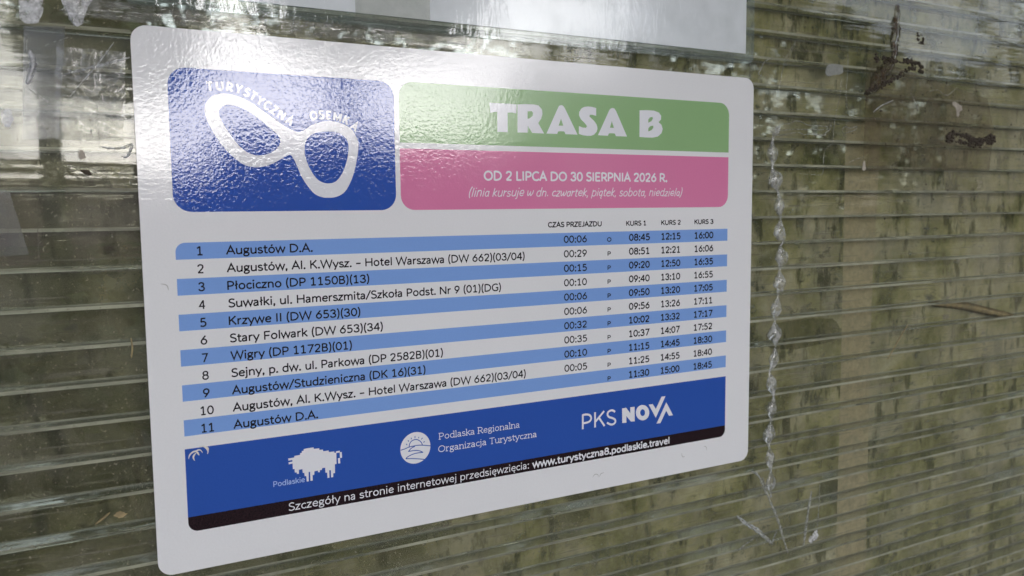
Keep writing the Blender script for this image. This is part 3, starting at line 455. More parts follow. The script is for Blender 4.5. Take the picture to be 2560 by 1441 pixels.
def leaf_cloud(mb, blobs, count, size, flat=.35, seed=1):
    rnd = random.Random(seed); vol = [b_[3] * b_[4] * b_[5] for b_ in blobs]; tot = sum(vol)
    for b_, v in zip(blobs, vol):
        for _ in range(int(count * v / tot)):
            d = Vector((rnd.gauss(0, 1), rnd.gauss(0, 1), rnd.gauss(0, 1))).normalized() * rnd.random() ** .4
            c = Vector((b_[0] + d.x * b_[3], b_[1] + d.y * b_[4], b_[2] + d.z * b_[5]))
            a = Vector((rnd.gauss(0, 1), rnd.gauss(0, 1), rnd.gauss(0, 1) * flat)).normalized(); q = a.cross(Vector((rnd.gauss(0, 1), rnd.gauss(0, 1), rnd.gauss(0, 1)))).normalized()
            s = size * rnd.uniform(.6, 1.3)
            mb.poly([tuple(c - a * s), tuple(c + q * s * .45), tuple(c + a * s), tuple(c - q * s * .45)])
def leaf_mat(name, c):
    m, t, o = nodes(name); d = N(t, 'BsdfPrincipled'); tl = N(t, 'BsdfTranslucent'); mx = N(t, 'MixShader'); mx.inputs[0].default_value = .3
    r = ramp(t, noise(t, mapping(t, (1, 1, 1)), 2.6, 4, .7), [(.3, tuple(q * .55 for q in c) + (1,)), (.7, tuple(q * 1.5 for q in c) + (1,))])
    t.links.new(r, d.inputs['Base Color']); t.links.new(r, tl.inputs[0]); d.inputs['Roughness'].default_value = .5
    t.links.new(d.outputs[0], mx.inputs[1]); t.links.new(tl.outputs[0], mx.inputs[2]); t.links.new(mx.outputs[0], o.inputs[0]); return m
LEAF = [leaf_mat('dark green leaves', (.030, .050, .016)), leaf_mat('mid green leaves', (.045, .070, .020)), leaf_mat('yellow green leaves', (.10, .12, .028))]
BARK = matte('grey brown bark', (.10, .085, .065), .95, 18, .4)
def tube(mb, pts, rad, k=7):
    n0 = len(mb.v)
    for i, p_ in enumerate(pts):
        a = Vector(pts[min(i + 1, len(pts) - 1)]) - Vector(pts[max(i - 1, 0)]); a.normalize(); s = a.orthogonal().normalized(); q = a.cross(s)
        r_ = rad[i] if hasattr(rad, '__len__') else rad
        mb.v += [tuple(Vector(p_) + (s * math.cos(2 * math.pi * j / k) + q * math.sin(2 * math.pi * j / k)) * r_) for j in range(k)]
    for i in range(len(pts) - 1):
        for j in range(k): mb.f.append((n0 + i * k + j, n0 + i * k + (j + 1) % k, n0 + (i + 1) * k + (j + 1) % k, n0 + (i + 1) * k + j))
    mb.f.append(tuple(n0 + j for j in reversed(range(k)))); mb.f.append(tuple(n0 + (len(pts) - 1) * k + j for j in range(k)))
def tree(x, y, h, base, w, leaves, count, size, label, seed, trunk_r=.14, group=None, name='tree', cat='tree'):
    rnd = random.Random(seed); t_ = thing(name, label, cat, (x, y, 0), group)
    tk = MB(); top = h * .8; pts = [(x + rnd.uniform(-.1, .1) * i * .3, y + rnd.uniform(-.1, .1) * i * .3, top * i / 5) for i in range(6)]; tube(tk, pts, [trunk_r * (1 - i * .15) for i in range(6)])
    for i in range(5):
        a = rnd.uniform(0, 6.28); z0 = base + (h - base) * rnd.uniform(0, .4); e = (x + math.cos(a) * w * .6, y + math.sin(a) * w * .6, z0 + (h - z0) * .4)
        tube(tk, [(x, y, z0), ((x + e[0]) / 2, (y + e[1]) / 2, (z0 + e[2]) / 2 + .2), e], [trunk_r * .45, trunk_r * .3, trunk_r * .12], 5)
    tk.build('trunk', BARK, t_, True)
    bl = []
    for i in range(11):
        z_ = base + (h - base) * rnd.random(); f = math.sin(math.pi * min(max((z_ - base) / (h - base) * .8 + .15, 0), 1)); a = rnd.uniform(0, 6.28); r_ = w * f * rnd.uniform(.2, .8)
        q = w * rnd.uniform(.28, .5); bl.append((x + math.cos(a) * r_, y + math.sin(a) * r_, z_ + q * .3, q, q, q * .7))
    c = MB(); leaf_cloud(c, bl, count, size, seed=seed); c.build('crown', LEAF[leaves], t_)
    return t_
# unseen shelter roof, added to block the upper sky and shade the sign
roof = thing('added_shelter_roof', 'unseen dark shelter roof added above the panel to block the sky', 'roof', (.8, -.6, 2.45))
mb = MB(); mb.box(-4, 6, -1.75, .25, 2.42, 2.52); mb.build('roof_slab', matte('grey roof sheet', (.10, .10, .10)), roof)
mb = MB(); mb.box(-4, 6, -1.81, -1.755, 2.36, 2.54); mb.build('fascia', matte('dark fascia', (.05, .05, .05)), roof)
# across the street: trees seen only mirrored in the film
tree(4.1, -13, 11, 3.9, 4.2, 0, 15000, .22, 'broad dark tree across the street, mirrored in the sign film', 21, .22, 'trees across the street')
tree(-.2, -13.5, 10.5, 3.5, 3.6, 1, 14000, .22, 'mid green tree across the street, left of the broad dark one', 22, .2, 'trees across the street')
tree(11, -12, 9, 1.0, 3.6, 0, 9000, .26, 'low branched dark tree at the right end of the row across the street', 23, .2, 'trees across the street')
tree(18, -10, 9, .6, 4.5, 0, 8000, .28, 'bushy dark tree beyond the low branched one across the street', 24, .2, 'trees across the street')
tree(27, -10, 9, .6, 4.5, 1, 8000, .28, 'farthest bushy tree in the row across the street', 25, .2, 'trees across the street')
hb = MB(); leaf_cloud(hb, [(7.4 + i * 1.1, -12.0 + (i * 7 % 3) * .2, 2.0 + (i * 5 % 4) * .25, 1.1, 1.0, 2.4) for i in range(24)], 15000, .2, seed=8); tag(hb.build('hedge', LEAF[0]), 'tall dense hedge across the street', 'hedge')
bd = thing('low_building', 'unseen low building with dull rose walls, shaped to cut the mirrored sky', 'building', (-4, -34, 0))  # unseen building, put in to bound and tint the mirrored sky
mb = MB(); mb.box(-30, 6, -40, -34, 0, 2.9); mb.box(6.01, 20, -41, -33.5, 0, 4.3); mb.build('wall', matte('dull rose render', (.50, .24, .32), .9, 1.2, .2), bd)
mb = MB(); mb.box(-30.4, 6, -40.4, -33.6, 2.91, 3.1); mb.box(5.7, 20.3, -41.3, -33.2, 4.31, 4.5); mb.build('roof', matte('grey tiles', (.12, .11, .11), .9, 2, .3), bd)
# behind the panel
hb = MB(); leaf_cloud(hb, [(-7 + i * .85, 6.6 + (i * 7 % 3) * .25, 1.5 + (i * 5 % 4) * .2, .9, .7, 1.7) for i in range(30)], 30000, .085, seed=9); tag(hb.build('hedge', LEAF[0]), 'tall dark hedge behind the panel', 'hedge')
for i, (x, y, h, w, c, lab) in enumerate([(-3, 10, 9, 2.6, 1, 'leafy tree behind the hedge, leftmost'), (1.5, 11, 10, 3.0, 0, 'leafy tree behind the hedge, beyond the sign'), (6.5, 10.5, 9.5, 3.0, 1, 'leafy tree behind the hedge, right of the sign'), (12, 10, 9, 3.0, 0, 'leafy tree behind the hedge, rightmost'), (18, 11, 9, 3.4, 1, 'leafy tree far right beyond the plank fence')]):
    tree(x, y, h, 2.2, w, c, 5000, .2, lab, 60 + i, .16, 'trees behind the hedge')
for i, (x, y, h, w, c, lab) in enumerate([(-1.3, 2.0, 1.2, .5, 0, 'low dark shrub at the far left behind the panel'), (2.1, 2.6, 2.2, .8, 0, 'dark bushy shrub behind the panel, above the right end of the sign'), (1.1, 3.0, 2.6, 1.0, 0, 'dark shrub behind the top of the sign'), (-.5, 2.1, 1.15, .55, 0, 'low dark shrub behind the left edge of the sign'), (.2, 2.3, 1.15, .55, 0, 'low dark shrub in front of the concrete wall'), (3.35, 2.7, 1.9, .22, 2, 'small yellow green sapling showing beside the mud stain')]):
    tree(x, y, h, .15 if c != 2 else 1.45, w, c, 3600 if c != 2 else 260, .05, lab, 40 + i, .03, 'shrubs behind the panel', 'shrub', 'shrub')
mb = MB(); mb.box(-4, .35, 3.0, 3.2, 0, 2.1); tag(mb.build('concrete_wall', matte('stained concrete', (.085, .087, .085), .9, 3, .5)), 'grey concrete wall seen dimly through the panel at left', 'wall')
fence = thing('plank_fence', 'pale upright plank fence seen dimly through the panel at right', 'fence', (7, 3.2, 0))
PLANK = matte('weathered pale planks', (.30, .265, .22), .85, 5, .3)
for i in range(17): mb = MB(); mb.box(5.3 + i * .36, 5.3 + i * .36 + .3, 3.18, 3.205, .25, 2.15 - (i * 7 % 3) * .02); mb.build('plank', PLANK, fence)
for z_ in (.6, 1.75): mb = MB(); mb.box(5.2, 11.8, 3.21, 3.26, z_, z_ + .09); mb.build('rail', matte('blue grey rail', (.14, .155, .18), .8, 4, .2), fence)
for i in range(4): mb = MB(); mb.box(5.25 + i * 2.1, 5.33 + i * 2.1, 3.27, 3.35, 0, 2.1); mb.build('post', matte('blue grey post', (.13, .145, .17), .8, 4, .2), fence)


# ------------------------------------------------------------------ the twin-wall polycarbonate sheet
PANEL_F, SKIN, DEPTH = .0016, .0007, .0160
panel = thing('polycarbonate_panel', 'ribbed clear twin-wall plastic sheet with grime in its channels, behind the timetable sign', 'panel', (0, PANEL_F, EYE - .62))
U0, U1, V0, V1 = -.30, 1.25, -.30, .75
def sheet(y0, y1, nm, mat): mb = MB(); mb.box(U0, U1, y0, y1, EYE - V1, EYE - V0); return mb.build(nm, mat, panel)
sheet(PANEL_F, PANEL_F + SKIN, 'front_skin', PC_FRONT)
sheet(PANEL_F + DEPTH - SKIN, PANEL_F + DEPTH, 'back_skin', PC_BACK)
mb = MB(); mb.poly([(U0, PANEL_F + DEPTH - SKIN - .0003, EYE - V1), (U1, PANEL_F + DEPTH - SKIN - .0003, EYE - V1), (U1, PANEL_F + DEPTH - SKIN - .0003, EYE - V0), (U0, PANEL_F + DEPTH - SKIN - .0003, EYE - V0)]); mb.build('grime_layer', GRIME, panel)
ya, yb = PANEL_F + SKIN + 5e-5, PANEL_F + DEPTH - SKIN - 4e-4
half = [(0, .95), (.25, .6), (.6, .42), (1.2, .3)]
prof = [(ya + a * .001, h * .001) for a, h in half] + [(yb - a * .001, h * .001) for a, h in reversed(half)]
prof = prof + [(y, -h) for y, h in reversed(prof)]
rib0 = None
k0 = -14
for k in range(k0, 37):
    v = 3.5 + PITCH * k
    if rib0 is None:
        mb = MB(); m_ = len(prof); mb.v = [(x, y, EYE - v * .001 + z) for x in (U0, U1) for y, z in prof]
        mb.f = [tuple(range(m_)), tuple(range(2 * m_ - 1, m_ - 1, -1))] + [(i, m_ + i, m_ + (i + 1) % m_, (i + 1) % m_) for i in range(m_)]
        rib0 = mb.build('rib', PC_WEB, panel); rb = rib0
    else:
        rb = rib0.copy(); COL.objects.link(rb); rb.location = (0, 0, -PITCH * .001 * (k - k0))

# ------------------------------------------------------------------ the timetable sign
sign = thing('timetable_sign', 'white rounded bus timetable sign with green TRASA B heading and blue footer', 'sign', P3(216.2, 297, .0006))
mb = MB(); slab(mb, rrect(0, 0, 432.5, 297, 8), 0.0, .0014); mb.build('board', WHITE, sign)
YP, YT = -2e-5, -4.5e-5
def panel_part(name, loops, mat, y=YP): mb = MB(); add_poly(mb, loops, y); return mb.build(name, mat, sign)
logo = panel_part('logo_panel', [rrect(16.7, 20.3, 143, 97, 9.5)], BLUE)
mb = MB(); add_poly(mb, [spline(D['spec_outer'], 3, True), spline(D['spec_h1'], 3, True), spline(D['spec_h2'], 3, True)], YT); mb.build('figure_eight_emblem', WTXT, logo)
mb = MB()
for txt, path in (('TURYSTYCZNA', D['arc1']), ('OSEMKA', D['arc2'])):
    for i, ch in enumerate(txt):
        a = path[max(i - 1, 0)]; c = path[min(i + 1, len(path) - 1)]; ang = math.atan2(c[1] - a[1], c[0] - a[0]); adv, st = glyph_strokes(ch); k = .47
        for j, (p, closed) in enumerate(st):
            q = []
            for gx, gy in p:
                dx, dy = (gx - adv / 2) * k * .85, -(gy - 5) * k; q.append((path[i][0] + dx * math.cos(ang) - dy * math.sin(ang), path[i][1] + dx * math.sin(ang) + dy * math.cos(ang)))
            add_stroke(mb, q, 2.7 * k, YT - j * 3e-6, closed)
mb.build('lettering', WTXT, logo)
title = panel_part('title_panel', [rrect(146.2, 19.8, 408.2, 56.3, (9, 9, 0, 0))], GREEN)
mb = MB()
for key in ('T', 'R', 'A1', 'S1', 'A2', 'B'): add_poly(mb, D[key], YT)
mb.build('lettering', WTXT, title)
date = panel_part('date_panel', [rrect(146, 59.8, 408.1, 97.1, (0, 0, 9, 9))], PINK)
text_obj(date, [('OD 2 LIPCA DO 30 SIERPNIA 2026 R.', 202.5, 350.2, 78.6, 6.0)], WTXT, w=1.95, y=YT)
text_obj(date, [('(linia kursuje w dn. czwartek, pi\u0105tek, sobota, niedziela)', 191.8, 364.2, 88.9, 5.6)], WTXT, w=1.05, y=YT, hand=True, slant=.32)
for i in range(6):
    v = 113.55 + 19.49 * i
    panel_part('row_stripe', [rrect(16.7, v, 408.1, v + 9.1, (5 if i == 0 else 0, 0, 0, 0))], SKYB)
for l_ in (('CZAS PRZEJAZDU', 249.8, 293.1, 109.5, 3.35), ('KURS 1', 313.9, 331.6, 109.6, 3.3), ('KURS 2', 344.9, 362.9, 109.6, 3.3), ('KURS 3', 375.8, 394, 109.5, 3.3)): text_obj(sign, [l_], TXT, 'column_heading', w=2.1, y=YT)
NAMES = ['August\u00f3w D.A.', 'August\u00f3w, Al. K.Wysz. \u2013 Hotel Warszawa (DW 662)(03/04)', 'P\u0142ociczno (DP 1150B)(13)', 'Suwa\u0142ki, ul. Hamerszmita/Szko\u0142a Podst. Nr 9 (01)(DG)', 'Krzywe II (DW 653)(30)', 'Stary Folwark (DW 653)(34)', 'Wigry (DP 1172B)(01)', 'Sejny, p. dw. ul. Parkowa (DP 2582B)(01)', 'August\u00f3w/Studzieniczna (DK 16)(31)', 'August\u00f3w, Al. K.Wysz. \u2013 Hotel Warszawa (DW 662)(03/04)', 'August\u00f3w D.A.']
ENDS = [91.1, 231.7, 124.6, 213.8, 118.5, 132.4, 112.7, 171.8, 159.7, 231.7, 91.0]
DUR = ['00:06', '00:29', '00:15', '00:10', '00:06', '00:06', '00:32', '00:35', '00:10', '00:05', '']
T1 = ['08:45', '08:51', '09:20', '09:40', '09:50', '09:56', '10:02', '10:37', '11:15', '11:25', '11:30']
T2 = ['12:15', '12:21', '12:50', '13:10', '13:20', '13:26', '13:32', '14:07', '14:45', '14:55', '15:00']
T3 = ['16:00', '16:06', '16:35', '16:55', '17:05', '17:11', '17:17', '17:52', '18:30', '18:40', '18:45']
for i in range(11):
    bl_ = 120.6 + 9.86 * i
    text_obj(sign, [(str(i + 1), 27.4 if i < 9 else 25.5, 30.8 if i < 9 else 32.6, bl_, 4.9)], TXT, 'stop_number', w=1.6, y=YT)
    text_obj(sign, [(NAMES[i], 42.7, ENDS[i], bl_ + .05, 4.85)], TXT, 'stop_name', w=1.62, y=YT)
    if DUR[i]: text_obj(sign, [(DUR[i], 262.2, 280.7, bl_ - .3, 4.75)], TXT, 'travel_time', w=1.6, y=YT)
    text_obj(sign, [('O' if i == 0 else 'P', 297.6 if i == 0 else 298, 301.3 if i == 0 else 300.8, bl_ - .2, 2.9)], TXT, 'stop_mark', w=1.9, y=YT)
    for tt, x0, x1 in ((T1, 316.4, 334.7), (T2, 345.0, 362.7), (T3, 375.9, 394.1)): text_obj(sign, [(tt[i], x0, x1, bl_ - .3, 4.75)], TXT, 'departure_time', w=1.85, y=YT)
foot = panel_part('footer_band', [rrect(16.5, 227.3, 408.2, 266.0, 0)], BLUE)
strip = panel_part('footer_strip', [rrect(16.5, 266.0, 408.2, 274.6, (0, 0, 5.5, 5.5))], BLACK)
mb = MB(); add_poly(mb, D['bison'], YT)
for l in D['btail']: add_poly(mb, [l], YT)
mb.build('bison_emblem', WTXT, foot)
text_obj(foot, [('Podlaskie', 63.6, 81.8, 256.6, 3.2)], PALE, w=1.35, y=YT)
mb = MB(); add_poly(mb, [[(151.9 + 10.1 * math.cos(a * math.pi / 24), 246.3 + 10.1 * math.sin(a * math.pi / 24)) for a in range(48)]], YT); em = mb.build('sunrise_emblem', WTXT, foot)
mb = MB()
for i, p in enumerate(D['emb']): add_stroke(mb, spline(p, 5) if len(p) > 2 else p, .55 if i < 6 else .5, YT - 2e-5 - i * 2e-6)
mb.build('emblem_drawing', BLUE, foot)
text_obj(foot, [('Podlaska Regionalna', 167.6, 226.8, 243.3, 4.3), ('Organizacja Turystyczna', 167.4, 239.9, 251.6, 4.3)], WTXT, w=.95, y=YT, serif=True)
mb = MB()
for i, p in enumerate(D['pks']): add_stroke(mb, spline(p, 5) if len(p) > 2 else p, 1.45, YT - i * 3e-6)
for key in ('N', 'O', 'V', 'A3'): add_poly(mb, D[key], YT)
mb.build('company_lettering', WTXT, foot)
text_obj(strip, [('Szczeg\u00f3\u0142y na stronie internetowej przedsi\u0119wzi\u0119cia:', 71.7, 233.5, 272.6, 4.9)], WTXT, w=1.15, y=YT)
text_obj(strip, [('www.turystyczna8.podlaskie.travel', 236.1, 353.7, 272.6, 4.9)], WTXT, 'address_lettering', w=1.95, y=YT)
mb = MB()
for i, p in enumerate(D['scuff']): q = spline(p, 5); add_stroke(mb, q, [.85 * math.sin(math.pi * (j + .6) / (len(q) + .2)) + .12 for j in range(len(q))], YT - i * 3e-6)
mb.build('scratch', ink('scraped white vinyl', (.72, .70, .62), .15), sign)
mb = MB()
for i, p in enumerate([[(365.6, 281.5), (365.8, 283.6), (367.2, 285), (368.6, 284.4)], [(387, 279.5), (389.4, 280.5), (390, 283.5)], [(285, 287.5), (287, 285.5), (289.6, 286), (290, 288)], [(291, 288.2), (292, 286), (295, 285.3)], [(8.5, 135.2), (11.5, 136.2), (12.3, 139)]]):
    q = spline(p, 5); add_stroke(mb, q, [.5 * math.sin(math.pi * (j + .6) / (len(q) + .2)) + .08 for j in range(len(q))], YT - i * 3e-6)
mb.build('scuff_marks', ink('grey scuff', (.50, .49, .46), .2), sign)

# ------------------------------------------------------------------ the laminated poster above it
poster = thing('laminated_poster', 'white laminated paper notice with clear film margin, cut by the top of the frame', 'poster', P3(214, -10.5, .0008))
mb = MB(); slab(mb, rrect(4.4, -318, 424.4, -18, .5), .0005, .0008); mb.build('paper_sheet', PAPER, poster)
mb = MB(); slab(mb, rrect(-3.4, -326, 432.2, -10.6, (6, 6, 6, 6)), .0001, .0013); mb.build('laminate_film', LAM, poster)
mb = MB()
for u0_, u1_ in ((120.6, 167.4),):
    slab(mb, rrect(u0_, -120, u1_, -13.5, .3), -.0006, -.0002)
tp = tag(mb.build('clear_tape', tape_mat('clear parcel tape', .02, .08, (.6, .6, .6))), 'clear tape strip running up over the laminated poster edge', 'tape')

# ------------------------------------------------------------------ tape, glue, mud and litter on the sheet
YF = PANEL_F - 2e-5
def ribbon_obj(name, key, wmm, mat, label, cat, thick=.00025, taper=True, group=None, y=None, jit=0.0, seed=3):
    rnd = random.Random(seed); q = spline(D['ribbons'][key], 5); n_ = len(q); y = YF if y is None else y
    w = [wmm * ((math.sin(math.pi * (j + .5) / n_) ** .5 * .8 + .2) if taper else 1) * (1 + rnd.uniform(-jit, jit)) for j in range(n_)]
    L, Rr = ribbon2d(q, w); mb = MB()
    for a, b_, c in zip(L, Rr, q): mb.v += [P3(*a, y), P3(*c, y - thick), P3(*b_, y)]
    for i in range(n_ - 1): mb.f += [(3 * i, 3 * i + 1, 3 * i + 4, 3 * i + 3), (3 * i + 1, 3 * i + 2, 3 * i + 5, 3 * i + 4), (3 * i, 3 * i + 3, 3 * i + 5, 3 * i + 2)]
    mb.f += [(0, 2, 1), (3 * n_ - 3, 3 * n_ - 2, 3 * n_ - 1)]
    return tag(mb.build(name, mat, None, True), label, cat, group)
def patch_obj(name, key, mat, label, cat, thick=.0002, group=None, y=None, rough=0.0, seed=5):
    p = D['patches'][key]; y = YF if y is None else y
    if rough:
        rnd = random.Random(seed); p = spline(p, 5, True); p = [(a + rnd.uniform(-rough, rough), b_ + rnd.uniform(-rough, rough)) for a, b_ in p]
    mb = MB(); slab(mb, p, y - thick, y); return tag(mb.build(name, mat), label, cat, group)
GLUE = clear('clear glue', 1.5, (.96, .96, .95), .05, lambda t: (ramp(t, noise(t, mapping(t, (1, 1, 1)), 180, 4), [(.40, .07), (.68, .5)]), None), lambda t: bump(t, noise(t, mapping(t, (1, 1, 1)), 240, 3), 2.5e-4), (.85, .85, .82))
RES = tape_mat('cloudy tape residue', .12, .62, (.70, .70, .65), 420); FROST = tape_mat('frosted tape residue', .05, .95, (.84, .84, .86), 260)
MUD = matte('dried brown mud', (.058, .046, .034), .95, 300, .6); STRAW = matte('dry straw', (.36, .28, .15), .8, 200, .3); CHIP = matte('weathered paper scrap', (.38, .34, .28), .8, 300, .25)
# glue
YFW = .00018
q = D['ribbons']['glue']; q = spline(q, 5); mb = MB(); n_ = len(q); rnd = random.Random(4); cell = {}
wd = []
for a, b_ in q:
    ph = ((b_ - 3.5) / PITCH) % 1.0; c_ = cell.setdefault(int((b_ - 3.5) // PITCH), rnd.uniform(.65, 1.15)); wd.append(2.0 + 14.0 * c_ * max(0, math.sin(math.pi * ph ** 1.25)) ** 1.7)
L, Rr = ribbon2d(q, wd); K = 7
for i in range(n_):
    for j in range(K + 1):
        f = j / K; u = L[i][0] + (Rr[i][0] - L[i][0]) * f; v = L[i][1] + (Rr[i][1] - L[i][1]) * f; mb.v.append(P3(u, v, YF - .0001 - YFW * wd[i] * math.sin(math.pi * f)))
for i in range(n_ - 1):
    for j in range(K): a = i * (K + 1) + j; mb.f.append((a, a + 1, a + K + 2, a + K + 1))
    a = i * (K + 1); mb.f.append((a, a + K + 1, a + 2 * K + 1, a + K))
tag(mb.build('glue_bead', GLUE, None, True), 'lumpy clear glue bead running down the panel beside the sign', 'glue')
patch_obj('tape_strip', 'bandtop', tape_mat('old brown tape', .45, .75, (.66, .59, .43), 120), 'dirty olive tape strip running down the right part of the panel', 'tape', .0001, y=PANEL_F + DEPTH - SKIN - .0005)
patch_obj('dirt_film', 'film', tape_mat('brown dust film', .0, .3, (.26, .21, .14), 90), 'brown dusty film around the mud patches at upper right', 'dirt', .00006)
patch_obj('tape_piece', 'greytape', tape_mat('blue grey tape', .10, .3, (.34, .36, .40), 30), 'blue grey clear tape piece left of the sign top', 'tape', .0001)
patch_obj('tape_piece', 'striplow', tape_mat('pale tape', .08, .25, (.45, .46, .44), 40), 'pale slanted tape strip at the left edge of the view', 'tape', .0001)
patch_obj('moss_patch', 'algae1', tape_mat('green algae', .2, .55, (.36, .36, .17), 220), 'pale green algae patch right of the glue bead', 'algae', .0001, y=PANEL_F + DEPTH - SKIN - .0002, rough=.8)
for key, nm, mat, lab, cat in [('frost1', 'tape_residue', FROST, 'square frosted tape remnant at the top left corner', 'tape'), ('frost2', 'tape_residue', FROST, 'torn frosted tape remnant hanging from the top left', 'tape'), ('glint', 'tape_residue', FROST, 'small white glint at the far left edge, painted as tape residue', 'tape'),  # the glint entry is a highlight painted as a white patch
    ('pinkscrap', 'paper_scrap', CHIP, 'tiny pinkish paper scrap left of the sign logo', 'paper'), ('darkbit', 'leaf_bit', MUD, 'tiny dark leaf flake left of the sign logo', 'leaf'), ('paper', 'paper_scrap', CHIP if 0 else tape_mat('grey paper', .6, .85, (.42, .43, .40), 300), 'grey square paper scrap stuck right of the poster', 'paper'),
     ('beige1', 'paper_scrap', CHIP, 'torn beige flake above the long mud clump', 'paper'),  ('beige3', 'paper_scrap', CHIP, 'small pale triangular flake on a rib below the mud', 'paper'),
     ('white2', 'tape_residue', FROST, 'larger white crumpled lump at the foot of the thin tape strands', 'tape'), ('leafbit', 'leaf_bit', STRAW, 'small brown leaf flake left of the sign footer', 'leaf')]:
    patch_obj(nm, key, mat, lab, cat, .0003, rough=.9 if key.startswith('white') else .35)
for key, w_, nm, mat, lab, cat in [
    ('residue_loop', .9, 'tape_residue', RES, 'wavy outline of dried adhesive right of the green heading', 'tape'), ('residue_loop2', .7, 'tape_residue', RES, 'straight dried adhesive line inside the wavy outline', 'tape'),
    ('scratch1', .45, 'scratch_line', RES, 'long bent hairline scratch between glue bead and mud', 'scratch'), ('scratch2', .4, 'scratch_line', RES, 'straight upright hairline scratch beside the bent one', 'scratch'), ('scratch3', .4, 'scratch_line', RES, 'slanted hairline scratch near the poster corner', 'scratch'),
    ('curl1', .8, 'tape_residue', RES, 'small curled adhesive squiggle below the mud wedge', 'tape'), ('curl2', .9, 'tape_residue', RES, 'wavy adhesive squiggle right of the mud wedge', 'tape'), ('curl3', .6, 'tape_residue', RES, 'short slanted adhesive mark above the wavy squiggle', 'tape'), ('curl4', 1.4, 'tape_residue', FROST, 'slanted tape edge just under the mud wedge', 'tape'), ('curl5', 1.0, 'tape_residue', RES, 'faint slanted adhesive mark right of the slanted tape edge', 'tape'), ('curl6', .6, 'tape_residue', RES, 'thin adhesive line left of the triangular flake', 'tape'),
    ('shred1', 3.6, 'tape_shred', RES, 'broad torn tape shred slanting below the sign corner', 'tape'), ('shred1b', 2.4, 'tape_shred', RES, 'short torn tape end joining the broad shred', 'tape'), ('shred2', 2.6, 'tape_shred', RES, 'long thin tape shred below the glue bead', 'tape'), ('shred3', 3.2, 'tape_shred', RES, 'upright tape strand right of the long shred', 'tape'), ('shred3b', 1.0, 'tape_shred', RES, 'narrow upright tape strand beside the wider one', 'tape'), ('shred4', 1.6, 'tape_shred', RES, 'short crumpled shred at the bottom left of the torn tape', 'tape'), ('shred5', 2.2, 'tape_shred', RES, 'tape shred joining the glue bead foot', 'tape'),
    ('wisp1', .5, 'tape_shred', RES, 'fine curved film edge at the left, top', 'tape'), ('wisp2', .6, 'tape_shred', FROST, 'long slanted film crease left of the sign', 'tape'), ('wisp3', 1.5, 'tape_shred', FROST, 'white film crease crossing the slanted one', 'tape'), ('wisp4', .5, 'tape_shred', RES, 'short film edge below the white chip', 'tape'), ('wisp5', 1.3, 'tape_shred', FROST, 'whitish curl of film left of the logo panel', 'tape'), ('wisp6', 3.5, 'tape_shred', FROST, 'torn film strip hanging from the top edge', 'tape'), ('chip1', 3.2, 'tape_shred', FROST, 'white curved chip of film at the left', 'tape'), ('wisp7', .4, 'tape_shred', RES, 'hairline film edge above the white chip', 'tape'),
    ('hook', .5, 'scratch_line', RES, 'fine curved scratch under the poster corner', 'scratch'), ('hook2', .9, 'tape_residue', RES, 'small hook-shaped adhesive curl beside the poster corner', 'tape')]:
    ribbon_obj(nm, key, w_, mat, lab, cat, jit=.25)
def mud_obj(key, spread, size, count, label, seed):
    # many small crumbs pressed onto the sheet along a line, thickest at its middle
    rnd = random.Random(seed); q = spline(D['ribbons'][key], 6); mb = MB()
    for _ in range(count):
        f = rnd.random(); i_ = int(f * (len(q) - 1)); cx = q[i_][0] + rnd.gauss(0, spread); cy = q[i_][1] + rnd.gauss(0, spread * .8); r_ = size * rnd.uniform(.35, 1.2) * (1 if rnd.random() < .8 else .4)
        n0 = len(mb.v); k_ = 7; rr = [r_ * rnd.uniform(.6, 1.3) for _ in range(k_)]
        mb.v += [P3(cx + rr[j] * 1.3 * math.cos(6.283 * j / k_), cy + rr[j] * math.sin(6.283 * j / k_), YF) for j in range(k_)]
        mb.v += [P3(cx + rr[j] * .8 * math.cos(6.283 * j / k_), cy + rr[j] * .6 * math.sin(6.283 * j / k_), YF - rr[j] * .0006) for j in range(k_)]; mb.v.append(P3(cx, cy, YF - r_ * .0008))
        for j in range(k_): j2 = (j + 1) % k_; mb.f += [(n0 + j, n0 + k_ + j, n0 + k_ + j2, n0 + j2), (n0 + k_ + j, n0 + 2 * k_, n0 + k_ + j2)]
    o_ = tag(mb.build('mud_clump', MUD, None), label, 'mud', 'dried mud on the panel'); return o_
mud_obj('mud1', 1.3, 1.5, 130, 'upper mud streak of the wedge shaped mud nest', 1)
mud_obj('mud2', 1.3, 1.4, 110, 'lower slanting mud streak of the wedge shaped nest', 2)
mud_obj('mud3', 1.6, 1.9, 170, 'thick dark mud clump at the far right', 3)
mud_obj('mud3b', 1.2, 1.5, 80, 'lower mud ridge under the thick clump', 4)
mud_obj('mud4', .8, .9, 50, 'small ring of mud high on the panel', 5)
STAIN = clear('brown stain', 1.4, (.97, .96, .93), .3, lambda t: (ramp(t, noise(t, mapping(t, (1, 1, 1)), 320, 5, .7), [(.42, .0), (.62, .8)]), None), None, (.12, .075, .045))
ribbon_obj('mud_stain', 'stain', 11, STAIN, 'speckled brown stain running down from the top edge', 'stain', thick=.00005, jit=.2)
ribbon_obj('mud_stain', 'stain2', 16, STAIN, 'speckled brown stain inside the mud wedge', 'stain', thick=.00005, jit=.2)
for key, w_, lab in [('straw1', .9, 'thin tan straw left of the row stripes'), ('straw2', 1.3, 'short tan straw left of the sign footer'), ('straw3', 1.1, 'slanted tan straw at right, below the middle')]:
    ribbon_obj('straw', key, w_, STRAW, lab, 'straw', thick=.0006)
lf = ribbon_obj('dry_leaf', 'leaf_mid', 8, matte('dry brown leaf', (.34, .27, .16), .8, 120, .4), 'long dry brown leaf lying in a channel at the right edge', 'leaf', thick=.0008, y=PANEL_F + DEPTH * .6)

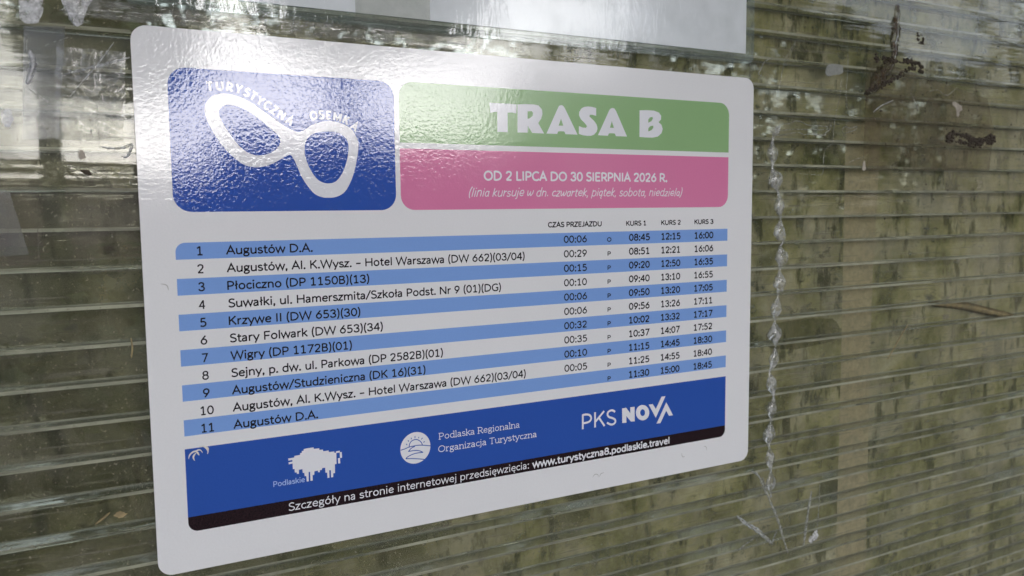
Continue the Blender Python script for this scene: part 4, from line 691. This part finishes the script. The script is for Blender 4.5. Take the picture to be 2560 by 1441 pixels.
# crumpled clear film left of and above the sign
from mathutils import noise as mn
def crumpled(name, loop_box, label, seed, amp=.0011, mat=None):
    u0_, v0_, u1_, v1_, skew = loop_box; mb = MB(); nx, ny = 46, 26
    for jj in range(ny + 1):
        for ii in range(nx + 1):
            fu, fv = ii / nx, jj / ny; u = u0_ + (u1_ - u0_) * fu + skew * fv + 1.6 * mn.noise(Vector((fv * 5, seed, fu > .5))); v = v0_ + (v1_ - v0_) * fv + .7 * mn.noise(Vector((fu * 9, fv > .5, seed)))
            r_ = 1 - abs(mn.noise(Vector((u * .10 + seed, v * .16, seed * 1.7)))) * 2; r2 = abs(mn.noise(Vector((u * .35, v * .5, seed))))
            edge = min(1, 6 * min(fu, 1 - fu, fv, 1 - fv) + .15); mb.v.append(P3(u, v, YF - .0001 - amp * edge * (max(r_, 0) ** 2 * .8 + r2 * .5)))
    for jj in range(ny):
        for ii in range(nx): a = jj * (nx + 1) + ii; mb.f.append((a, a + 1, a + nx + 2, a + nx + 1))
    return tag(mb.build(name, mat, None, True), label, 'tape')
FILM = tape_mat('crumpled clear film', .04, .34, (.6, .6, .62), 160)
crumpled('crumpled_tape', (-34, 14, -2.5, 60, -3), 'crumpled clear tape filling the gap left of the logo panel', 3, .0021, FILM)
crumpled('crumpled_tape', (-30, -11, 200, -1.5, 0), 'long crumpled clear tape along the gap above the sign', 8, .0019, FILM)

rnd = random.Random(12); mb = MB()
for _ in range(240):
    cx, cy, r_ = rnd.gauss(672, 62), rnd.gauss(22, 34), rnd.uniform(.15, .75) ** 1.6 * 1.5 + .12; k_ = 6; n0 = len(mb.v)
    mb.v += [P3(cx + r_ * rnd.uniform(.6, 1.4) * math.cos(6.283 * j / k_), cy + r_ * rnd.uniform(.6, 1.3) * math.sin(6.283 * j / k_), YF) for j in range(k_)]; mb.v.append(P3(cx, cy, YF - r_ * .0006)); mb.f += [(n0 + j, n0 + k_, n0 + (j + 1) % k_) for j in range(k_)]
sp = tag(mb.build('mud_specks', MUD), 'fine brown mud specks scattered around the clumps at upper right', 'mud'); sp['kind'] = 'stuff'
